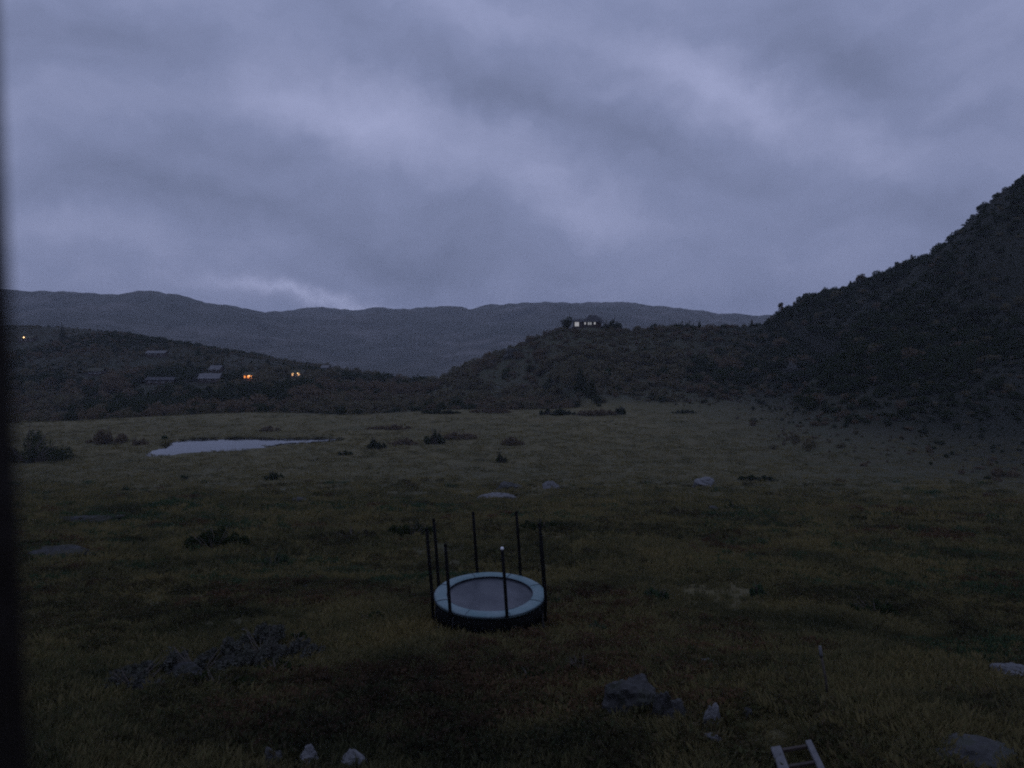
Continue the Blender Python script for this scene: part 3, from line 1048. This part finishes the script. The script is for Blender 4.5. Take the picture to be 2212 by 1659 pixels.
for q in range(8):
    a = R(22 + 45 * q)
    bm = bmesh.new()
    bm_tube(bm, [tp(RAD - .285, a, .026), tp(RAD - .15, a, .039), tp(RAD - .01, a, .034), tp(RAD + .040, a, .004)], .007, 6)
    add_obj('seam', mesh_bm('seam', bm, True), M['piping'], pad)
bm = bmesh.new()
bm_tube(bm, [tp(RAD - .298, 6.28318 * i / NS, .008) for i in range(NS)], .012, 6, True)
pp2 = add_obj('piping', mesh_bm('piping', bm, True), M['piping'], pad)
bm = bmesh.new()
bm_tube(bm, [tp(RAD - .03, 6.28318 * i / NS, -.055) for i in range(NS)], .024, 8, True)
add_obj('frame_ring', mesh_bm('frame_ring', bm, True), M['steel'], tr)
annulus('skirt', [(RAD + .006, -.05), (RAD + .012, -.30), (RAD - .01, -.56), (RAD - .02, -.56), (RAD + .002, -.30), (RAD - .004, -.05)], M['foam'], .01, 2)
LEAN = math.tan(R(4.0))
POLES = [190, 158, 231, 105, 288, 57, 17, 345]
ends = {}
for ang in POLES:
    a = R(ang)
    b = tp(RAD + .085, a, -.03)
    # leg down to the ground beneath the ring
    gx, gy = TRAMP.x + b.x, TRAMP.y + b.y
    gz = h1(gx, gy) - TRAMP.z
    foot = Vector((b.x * .97, b.y * .97, gz - .02))
    ends[ang] = foot
    bm = bmesh.new()
    bm_tube(bm, [tp(RAD - .03, a, -.06), (foot.x, foot.y, foot.z + .05), foot], .021, 8)
    add_obj('leg', mesh_bm('leg', bm, True), M['steel'], tr)
    bm = bmesh.new()
    hgt = 1.80 + .05 * math.sin(ang)
    low = Vector((b.x * .995, b.y * .995, max(gz + .12, b.z - .55)))
    top = b + Vector((-LEAN * hgt + .01 * math.sin(ang * 3), 0, hgt))
    mid = b.lerp(top, .5) + Vector((.012 * math.cos(ang), 0, 0))
    bm_tube(bm, [low, b, mid, top], [.036, .043, .043, .040], 10)
    po = add_obj('pole', mesh_bm('pole', bm, True), M['foam'], tr)
    bm = bmesh.new()
    bmesh.ops.create_uvsphere(bm, u_segments=10, v_segments=6, radius=.046, matrix=Matrix.Translation(top))
    cap = add_obj('cap', mesh_bm('cap', bm, True), M['white_paint'] if ang == 288 else M['foam'], po)
    if ang == 288:
        cap['label'] = 'pale cap on top of the pole'
    bm = bmesh.new()
    q0 = tp(RAD - .03, a, -.05)
    bm_box(bm, -.05, .05, -.02, .02, -.03, .03, Matrix.Translation((q0 + b) * .5) @ Matrix.Rotation(a, 4, 'Z'))
    add_obj('bracket', mesh_bm('bracket', bm), M['steel'], tr)
for a1, a2 in ((190, 231), (288, 345), (17, 57), (105, 158)):
    bm = bmesh.new()
    bm_tube(bm, [ends[a1] + Vector((0, 0, .03)), ends[a2] + Vector((0, 0, .03))], .021, 8)
    add_obj('foot_bar', mesh_bm('foot_bar', bm, True), M['steel'], tr)

# ------------------------------------------------------------------ ladder at the bottom edge
p_tl = ground(1676, 1634)
ld = thing('wooden_ladder', 'pale weathered wooden ladder lying in the grass at the bottom edge', 'ladder', (p_tl.x, p_tl.y, p_tl.z + .10))
g2 = ground(1694, 1690)
along = Vector((g2.x - p_tl.x, g2.y - p_tl.y, g2.z - p_tl.z))
along.normalize()
side = Vector((1, 0.0, -along.x)).normalized()
nrm = side.cross(along).normalized()
if nrm.z < 0:
    nrm = -nrm
Ml = Matrix((side, along, nrm)).transposed().to_4x4()
wd = 72 * px_m(p_tl)
box_part('rail', (-.075, .075, 0, 2.6, -.02, .05), M['pale_wood'], ld, .008, Ml)
box_part('rail', (wd - .045, wd + .045, -.03, 2.6, -.02, .05), M['pale_wood'], ld, .008, Ml)
for q in range(5):
    box_part('rung', (.078, wd - .047, .05 + .52 * q, .13 + .52 * q, -.01, .03), M['dark_wood'], ld, .006, Ml)


# ------------------------------------------------------------------ rocks
def rock(px, py, wpx, hpx, label, seed, mat='stone', depth=1.0, name='boulder', bury=.35, rz=None, lump=.22, cat='rock', group=None):
    """py is where the rock's foot meets the ground"""
    p = ground(px, py)
    k = px_m(p)
    W, H = wpx * k, hpx * k
    bm = bmesh.new()
    bmesh.ops.create_icosphere(bm, subdivisions=5 if name == 'rock_outcrop' else 4, radius=1.0)
    off = Vector((seed * 3.7, seed * 1.3, seed * 7.1))
    rg = random.Random(seed * 31 + 1)
    planes = []
    for q in range(15):
        n_ = Vector((rg.gauss(0, 1), rg.gauss(0, 1), rg.gauss(.25, .8))).normalized()
        planes.append((n_, rg.uniform(.62, 1.0)))
    for v in bm.verts:
        d = v.co.normalized()
        rr_ = 1.15
        for n_, o_ in planes:
            c_ = d.dot(n_)
            if c_ > .05:
                rr_ = min(rr_, o_ / c_)
        rr_ += mnoise.fractal(d * 2.4 + off, .9, 2.0, 5) * lump * .8 + mnoise.fractal(d * 8 + off, .8, 2.0, 3) * lump * .25
        v.co = Vector((d.x * W * .52 * rr_, d.y * W * .52 * depth * rr_, d.z * H * 1.08 / (2 - 2 * bury) * rr_))
        if name == 'rock_outcrop':
            q_ = v.co * 2.2 + off
            v.co.z += H * .55 * mnoise.fractal(q_, .8, 2.1, 5)
            v.co.y += H * .4 * mnoise.fractal(q_ + Vector((9, 4, 2)), .8, 2.1, 4)
    me = mesh_bm(name, bm, False)
    zc = p.z + H / (2 - 2 * bury) * (1 - 2 * bury)
    o_ = add_obj(name, me, M[mat], None, (p.x, p.y + W * depth * .3, zc))
    o_.rotation_euler = (0, 0, rz if rz is not None else (seed * 1.7) % 1.2 - .6)
    tag(o_, label, cat, group)
    return o_


for a_, k_ in ROCKS:
    rock(*a_, **k_)

# ------------------------------------------------------------------ bushes
bush(812, 970, 44, 28, 'dark bush left of the hedge like thicket on the meadow', 'dark_leaf', 1)
bush(936, 960, 46, 36, 'tallest dark green bush in the middle of the meadow', 'dark_leaf', 2)
bush(992, 950, 80, 18, 'low brown thicket right of the tallest meadow bush', 'brown_leaf', 3)
bush(870, 962, 70, 12, 'low thicket between the two dark meadow bushes', 'brown_leaf', 4)
bush(1084, 1000, 26, 30, 'small dark green bush nearest the trampoline on the meadow', 'dark_leaf', 5)
bush(1108, 962, 56, 20, 'brown bush just above the small dark green bush', 'brown_leaf', 6)
bush(744, 984, 32, 13, 'low bush between the pond and the meadow thicket', 'dark_leaf', 7)
bush(590, 1037, 46, 18, 'dark bush alone in the meadow below the pond', 'dark_leaf', 8)
bush(222, 960, 84, 36, 'brown bush left of the pond', 'brown_leaf', 9)
bush(62, 1000, 150, 84, 'big dark bush at the left edge below the hillside', 'dark_leaf', 10)
bush(298, 962, 34, 18, 'small bush between the brown bush and the pond', 'brown_leaf', 11)
bush(354, 950, 12, 11, 'tiny green bush on the upper left bank of the pond', 'green_leaf', 12)
bush(396, 1036, 14, 14, 'tiny bright green bush below the left of the pond', 'green_leaf', 13)
bush(440, 1044, 12, 10, 'tiny green bush right of the bright green one', 'green_leaf', 14)
bush(270, 1062, 16, 12, 'tiny green bush nearer than the others below the pond', 'green_leaf', 15)
bush(580, 932, 50, 11, 'low brown bush behind the pond', 'brown_leaf', 16)
bush(840, 928, 110, 9, 'thin brown strip of bushes behind the meadow thicket', 'brown_leaf', 17, .3)
bush(950, 894, 90, 13, 'low bushes at the left foot of the house hill', 'dark_leaf', 18, .4)
bush(1060, 892, 100, 12, 'low bushes at the foot of the house hill left of centre', 'brown_leaf', 19, .4)
bush(1200, 897, 90, 17, 'dark bushes at the foot of the house hill under the dark spruces', 'dark_leaf', 20, .4)
bush(1290, 898, 100, 18, 'dark bushes at the right foot of the house hill', 'brown_leaf', 21, .4)
bush(1340, 896, 36, 20, 'dark green bush ending the row at the foot of the house hill', 'dark_leaf', 22, .6)
bush(1480, 893, 60, 9, 'thin dark bush in the grass right of the house hill foot', 'dark_leaf', 23, .4)
bush(460, 1192, 180, 50, 'wide dark bush clump on the slope left of the trampoline', 'dark_leaf', 24, .5)
bush(890, 1162, 130, 34, 'dark bush clump right behind the trampoline, left part', 'dark_leaf', 25, .5)
bush(760, 1168, 130, 24, 'low dark bush left of the clump behind the trampoline', 'heath_leaf', 26, .5)
bush(1170, 1146, 110, 22, 'low dark bush behind the right poles of the trampoline', 'dark_leaf', 27, .5)
bush(1480, 1122, 130, 20, 'dark low bush on the slope right of the trampoline', 'heath_leaf', 28, .5)
bush(1590, 1108, 70, 24, 'dark green bush right of the low bush on the right slope', 'dark_leaf', 29, .6)
bush(590, 1230, 90, 36, 'dark green bush between the wide clump and the trampoline', 'green_leaf', 30, .6)
bush(1290, 1372, 44, 30, 'small dark green bush below the right of the trampoline', 'green_leaf', 31, .8)
bush(1200, 1310, 30, 22, 'small green bush touching the right side of the trampoline', 'green_leaf', 32, .8)
bush(1640, 1040, 90, 14, 'thin dark bush right of the low pale meadow rock', 'dark_leaf', 33, .4)
bush(1640, 1290, 40, 40, 'dark green bush on the slope far right of the trampoline', 'green_leaf', 34, .8)
bush(1420, 1300, 60, 34, 'small dark green bush right of the trampoline beyond the white stone', 'green_leaf', 35, .8)
bush(800, 1345, 60, 20, 'small dark bush left below the trampoline', 'dark_leaf', 36, .8)
bush(1150, 1480, 90, 30, 'low dark bush in the foreground between trampoline and boulders', 'dark_leaf', 37, .6)
bush(1260, 1460, 120, 36, 'brown low bush above the large boulder', 'heath_leaf', 38, .6)
bush(290, 1492, 190, 44, 'greyish heather on the left end of the heathery bank', 'grey_leaf', 45, .8)
bush(430, 1462, 200, 48, 'greyish heather on the middle of the heathery bank', 'grey_leaf', 46, .8)
bush(580, 1430, 230, 48, 'greyish heather on the right of the heathery bank', 'grey_leaf', 47, .8)
bush(470, 1500, 200, 34, 'dark shrubs in the shade below the heathery bank', 'dark_leaf', 48, .35)
bush(600, 1464, 130, 34, 'dark shrubs below the right end of the heathery bank', 'dark_leaf', 49, .4)
bush(640, 1400, 70, 26, 'dark green bush behind the right end of the heathery bank', 'dark_leaf', 39, .7)
bush(1900, 1340, 130, 40, 'wide dark green bush on the right slope in the foreground', 'dark_leaf', 40, .6)
bush(1314, 704, 54, 34, 'dark bushes against the right end of the house on the hill', 'dark_leaf', 41, .5, p=crest(1320))
bush(1480, 706, 74, 16, 'rounded mass of bushes on the ridge right of the house', 'dark_leaf', 42, .5, p=crest(1480))
bush(1575, 700, 50, 10, 'low bushes on the ridge in the dip below the steep hill', 'brown_leaf', 43, .5, p=crest(1575))
bush(1385, 709, 40, 8, 'low bushes on the ridge between house and small round tree', 'brown_leaf', 44, .5, p=crest(1385))

# ------------------------------------------------------------------ trees
SK = 'trees along the skyline of the right hill'
tree(1226, 709, 30, 28, 'dark bushy tree at the left end of the house on the hill', 'dark_leaf', 1, p=crest(1226))
tree(1413, 706, 16, 15, 'small round tree alone on the ridge right of the house', 'dark_leaf', 2, p=crest(1413))
tree(1511, 703, 9, 18, 'thin dark tree sticking up from the ridge bushes', 'dark_leaf', 3, 'spruce', p=crest(1511))
tree(1624, 700, 8, 14, 'thin tree at the foot of the steep right skyline', 'brown_leaf', 4, 'spruce', p=crest(1624))
tree(1686, 674, 14, 20, 'brown tree at the lowest corner of the steep right skyline', 'brown_leaf', 5, p=crest(1686))
tree(1740, 650, 15, 16, 'rounded tree on the lower part of the right skyline', 'dark_leaf', 6, p=crest(1740))
tree(1834, 622, 9, 14, 'small pointed tree halfway up the right skyline', 'dark_leaf', 7, 'spruce', p=crest(1834))
tree(1857, 615, 22, 18, 'pale brown tree halfway up the right skyline', 'brown_leaf', 8, p=crest(1857))
tree(1934, 586, 18, 16, 'round tree left of the spiky tree on the right skyline', 'dark_leaf', 9, p=crest(1934))
tree(1965, 574, 17, 27, 'spiky tree standing tallest on the right skyline', 'rust_leaf', 10, 'spruce', p=crest(1965))
tree(2046, 540, 22, 16, 'dark tree at the step in the right skyline', 'dark_leaf', 11, p=crest(2046))
tree(2110, 494, 20, 12, 'low tree near the top of the right skyline', 'dark_leaf', 12, p=crest(2110))
tree(1255, 852, 34, 64, 'tall dark spruce on the slope below the house', 'dark_leaf', 13, 'spruce')
tree(1278, 858, 26, 46, 'shorter dark spruce right of the tall one below the house', 'dark_leaf', 14, 'spruce')
tree(1312, 822, 22, 26, 'small green tree on the slope right of the spruces', 'green_leaf', 15)
tree(1140, 745, 12, 14, 'small tree on the left skyline of the house hill', 'brown_leaf', 16, p=crest(1140))
tree(1040, 788, 14, 12, 'small tree low on the left skyline of the house hill', 'dark_leaf', 17, p=crest(1040))
tree(428, 772, 16, 24, 'green tree above the pale cabin roofs', 'green_leaf', 18, 'spruce')
tree(249, 760, 12, 22, 'slim tree in the middle of the left hillside', 'dark_leaf', 19, 'spruce')
tree(136, 738, 12, 38, 'tall slim tree on the crest of the left hillside', 'dark_leaf', 20, 'spruce')
tree(409, 792, 16, 20, 'dark tree left of the pale cabin roofs', 'dark_leaf', 21, 'spruce')
tree(578, 790, 13, 16, 'small dark tree above the orange lit cabin', 'dark_leaf', 22, 'spruce')
tree(623, 832, 14, 26, 'dark tree just left of the cabin with small warm lights', 'dark_leaf', 23, 'spruce')
tree(612, 862, 18, 24, 'dark tree at the edge of the meadow below the lit cabins', 'dark_leaf', 24, 'spruce')
tree(505, 815, 12, 20, 'dark tree between the pale roof and the orange lit cabin', 'dark_leaf', 25, 'spruce')
tree(452, 860, 22, 26, 'dark tree on the meadow edge below the pale cabin roof', 'dark_leaf', 26)
tree(300, 866, 26, 28, 'dark tree on the meadow edge at left', 'dark_leaf', 27)
tree(200, 872, 28, 32, 'dark tree on the meadow edge near the left border', 'dark_leaf', 28)
tree(1860, 800, 24, 26, 'dark round tree in the middle of the right hillside', 'dark_leaf', 29)
tree(1790, 830, 22, 26, 'dark tree right of the pale boulder on the right hillside', 'dark_leaf', 30)
tree(2110, 700, 34, 40, 'dark tree high on the right hillside near the right edge', 'dark_leaf', 31)


# ------------------------------------------------------------------ cabins
def gable_roof(name, x0, x1, y0, y1, z0, rise, mat, parent, over=.5, thick=.18, hip=0.0):
    """ridge along x; hip pulls the ridge ends in"""
    bm = bmesh.new()
    ym = (y0 + y1) / 2
    xa, xb, ya, yb = x0 - over, x1 + over, y0 - over, y1 + over
    drop = rise * over / ((y1 - y0) / 2)
    def layer(dz):
        return [bm.verts.new(q) for q in ((xa, ya, z0 - drop + dz), (xb, ya, z0 - drop + dz), (xb, yb, z0 - drop + dz), (xa, yb, z0 - drop + dz),
                                          (xa + hip, ym, z0 + rise + dz), (xb - hip, ym, z0 + rise + dz))]
    lo, hi = layer(0.01), layer(thick)
    for L_ in (lo, hi):
        bm.faces.new((L_[0], L_[1], L_[5], L_[4])); bm.faces.new((L_[2], L_[3], L_[4], L_[5]))
        if hip:
            bm.faces.new((L_[1], L_[2], L_[5])); bm.faces.new((L_[3], L_[0], L_[4]))
    loop = (0, 1, 5, 2, 3, 4) if not hip else (0, 1, 2, 3)
    for i in range(len(loop)):
        a_, b_ = loop[i], loop[(i + 1) % len(loop)]
        bm.faces.new((lo[a_], lo[b_], hi[b_], hi[a_]))
    return add_obj(name, mesh_bm(name, bm), mat, parent)


def window(parent, x, z, w_, h_, yface, pane_mat, frame_mat, bars=1, name='window'):
    """a window on the wall facing the viewer: frame (part) > pane (sub-part)"""
    bm = bmesh.new()
    f = .07
    bm_box(bm, x - w_ / 2 - f, x + w_ / 2 + f, yface - .05, yface + .02, z - f, z)
    bm_box(bm, x - w_ / 2 - f, x + w_ / 2 + f, yface - .05, yface + .02, z + h_, z + h_ + f)
    bm_box(bm, x - w_ / 2 - f, x - w_ / 2, yface - .049, yface + .02, z + .001, z + h_ - .001)
    bm_box(bm, x + w_ / 2, x + w_ / 2 + f, yface - .049, yface + .02, z + .001, z + h_ - .001)
    for b_ in range(bars):
        xb = x - w_ / 2 + w_ * (b_ + 1) / (bars + 1)
        bm_box(bm, xb - .03, xb + .03, yface - .045, yface + .02, z + .001, z + h_ - .001)
    fr = add_obj(name, mesh_bm(name, bm), frame_mat, parent)
    bm = bmesh.new()
    bm_box(bm, x - w_ / 2, x + w_ / 2, yface - .02, yface - .004, z, z + h_)
    add_obj('pane', mesh_bm('pane', bm), pane_mat, fr)
    return fr


def log_walls(parent, x0, x1, y0, y1, z1, mat, rise=0.0):
    """walls with horizontal boards standing proud"""
    bm = bmesh.new()
    bm_box(bm, x0, x1, y0, y1, -1.6, z1)
    if rise:
        ym = (y0 + y1) / 2
        for xx in (x0 + .01, x1 - .01):
            a_ = [bm.verts.new(q) for q in ((xx - .02, y0, z1 + .001), (xx - .02, y1, z1 + .001), (xx - .02, ym, z1 + rise))]
            b_ = [bm.verts.new((q.co.x + .04, q.co.y, q.co.z)) for q in a_]
            bm.faces.new(a_); bm.faces.new(b_)
            for i in range(3):
                bm.faces.new((a_[i], a_[(i + 1) % 3], b_[(i + 1) % 3], b_[i]))
    wl = add_obj('wall', mesh_bm('wall', bm), mat, parent)
    return wl


# the house on the hill
ph = crest(1272)
kh = px_m(ph)
ph.z += .1
hh = thing('hilltop_house', 'dark house with pale lit windows on top of the hill', 'house', ph)
X0 = lambda px: (px - 1272) * kh
log_walls(hh, X0(1266), X0(1299), 0, 7, 2.6, M['log_wall'], 1.8)
bm = bmesh.new(); bm_box(bm, X0(1240), X0(1266) - .003, .6, 6, -1.6, 2.45)
add_obj('side_wing', mesh_bm('side_wing', bm), M['log_wall'], hh)
gable_roof('roof', X0(1262), X0(1302), 0, 7, 2.6, 2.6, M['tar_roof'], hh, .6, .2, 3.2)
gable_roof('wing_roof', X0(1241), X0(1264), .6, 6, 2.35, 1.1, M['tar_roof'], hh, .3, .15)
box_part('chimney', (X0(1274), X0(1274) + .7, 3.0, 3.7, 3.5, 5.6), M['stone'], hh)
wdw = window(hh, X0(1246.4), .35, 1.85, 1.85, .6, M['cool_light'], M['dark_wood'], 1, 'window')
wdw['label'] = 'large bright window of the low wing'
window(hh, X0(1264.2), 1.15, .60, 1.0, .6, M['cool_light'], M['dark_wood'], 0)
window(hh, X0(1271.6), 1.0, .75, 1.2, 0, M['dim_light'], M['dark_wood'], 0)
window(hh, X0(1276.2), 1.0, .70, 1.2, 0, M['dim_light'], M['dark_wood'], 0)
window(hh, X0(1284.7), 1.2, .72, .95, 0, M['cool_light'], M['dark_wood'], 0)


def cabin(px, py, wpx, label, roof, rz=0.0, wall_h=2.3, rise=1.3, deep=5.0, lit=None, seed=0, nwin=3):
    p = ground(px, py)
    k = px_m(p)
    W = wpx * k
    cb = thing('cabin', label, 'cabin', (p.x, p.y, p.z + .25), rz)
    log_walls(cb, -W / 2, W / 2, 0, deep, wall_h, M['log_wall'], rise * .96)
    gable_roof('roof', -W / 2, W / 2, 0, deep, wall_h, rise, M[roof], cb, .5, .16)
    box_part('chimney', (W * .18, W * .18 + .6, deep * .55, deep * .55 + .6, wall_h + .6, wall_h + rise + .8), M['stone'], cb)
    for q in range(nwin):
        xq = -W / 2 + W * (q + .5) / nwin
        mt = M['glass']
        if lit and q in lit:
            mt = M[lit[q]]
        window(cb, xq, .9, min(1.1, W / nwin * .5), 1.0, 0, mt, M['white_paint'], 1)
    xd = -W / 2 + W / nwin
    box_part('door', (xd - .4, xd + .4, -.05, .03, .02, 2.0), M['dark_wood'], cb)
    return cb, p, k


cabin(451, 828, 42, 'cabin with wide pale roof on the left hillside', 'sheet_roof', .10, 1.8, 1.9, 7)
cabin(463, 806, 22, 'small cabin with pale roof just above the wide pale roofed one', 'sheet_roof', -.1, 1.6, 1.6, 5, nwin=2)
c3, p3, k3 = cabin(536, 822, 24, 'cabin glowing bright orange on the left hillside', 'turf_roof', -.25, 2.2, 1.2, 5, {0: 'orange_light', 1: 'orange_light'}, 3, 3)
c4, p4, k4 = cabin(642, 817, 26, 'dark cabin with several small warm lights, rightmost of the lit ones', 'turf_roof', .1, 2.3, 1.2, 5, {0: 'warm_light', 2: 'warm_light'}, 4, 4)
c5, p5, k5 = cabin(56, 742, 30, 'dark cabin with one bright porch lamp near the left edge', 'turf_roof', .1, 2.3, 1.2, 5, None, 5)
cabin(336, 775, 38, 'low cabin with a thin pale roof line high on the left hillside', 'sheet_roof', .06, 2.0, .9, 5)
cabin(345, 832, 58, 'long low cabin just above the meadow left of the pale roofs', 'tar_roof', .04, 2.0, .9, 6, nwin=4)
cabin(205, 812, 28, 'dark cabin with two faint windows left on the hillside', 'turf_roof', .12, 2.2, 1.2, 5)
cabin(701, 803, 14, 'tiny pale roofed cabin far right on the left hillside', 'sheet_roof', -.1, 2.0, 1.2, 5, nwin=2)


def porch_lamp(loc, parent, r, mat, power, col):
    bm = bmesh.new()
    bmesh.ops.create_uvsphere(bm, u_segments=12, v_segments=8, radius=r, matrix=Matrix.Translation(loc))
    lm = add_obj('lamp', mesh_bm('lamp', bm, True), M[mat], parent)
    box_part('lamp_bracket', (loc[0] - .04, loc[0] + .04, loc[1], -.002, loc[2] + r, loc[2] + r + .06), M['dark_wood'], parent)
    ld_ = bpy.data.lights.new('lamp_light', 'POINT')
    ld_.energy = power; ld_.color = col; ld_.shadow_soft_size = r
    lo = bpy.data.objects.new('lamp_light', ld_)
    COL.objects.link(lo); lo.parent = parent; lo.location = (loc[0], loc[1] - r - .25, loc[2])
    return lm


porch_lamp((-.8, -.5, 2.6), c5, .34, 'porch_light', 12, (1, .68, .36))
porch_lamp((.9, -.5, 1.9), c3, .20, 'porch_light', 160, (1, .30, .06))
porch_lamp((.3, -.5, 2.1), c4, .16, 'porch_light', 12, (1, .62, .3))
porch_lamp((-1.8, -.4, 2.0), c4, .12, 'porch_light', 6, (1, .62, .3))

# ------------------------------------------------------------------ stake in the right foreground
ps = ground(1790, 1518)
st = thing('wooden_stake', 'thin pale wooden stake leaning in the right foreground', 'stake', ps)
bm = bmesh.new()
bm_tube(bm, [(0, 0, -.15), (-.06, 0, .4), (-.14, .02, .80)], [.022, .022, .02], 7)
add_obj('shaft', mesh_bm('shaft', bm, True), M['bark'], st)
bm = bmesh.new()
bm_tube(bm, [(-.138, .02, .79), (-.15, .02, .84), (-.17, .02, .98)], [.028, .030, .026], 8)
add_obj('painted_top', mesh_bm('painted_top', bm, True), M['pale_wood'], st)
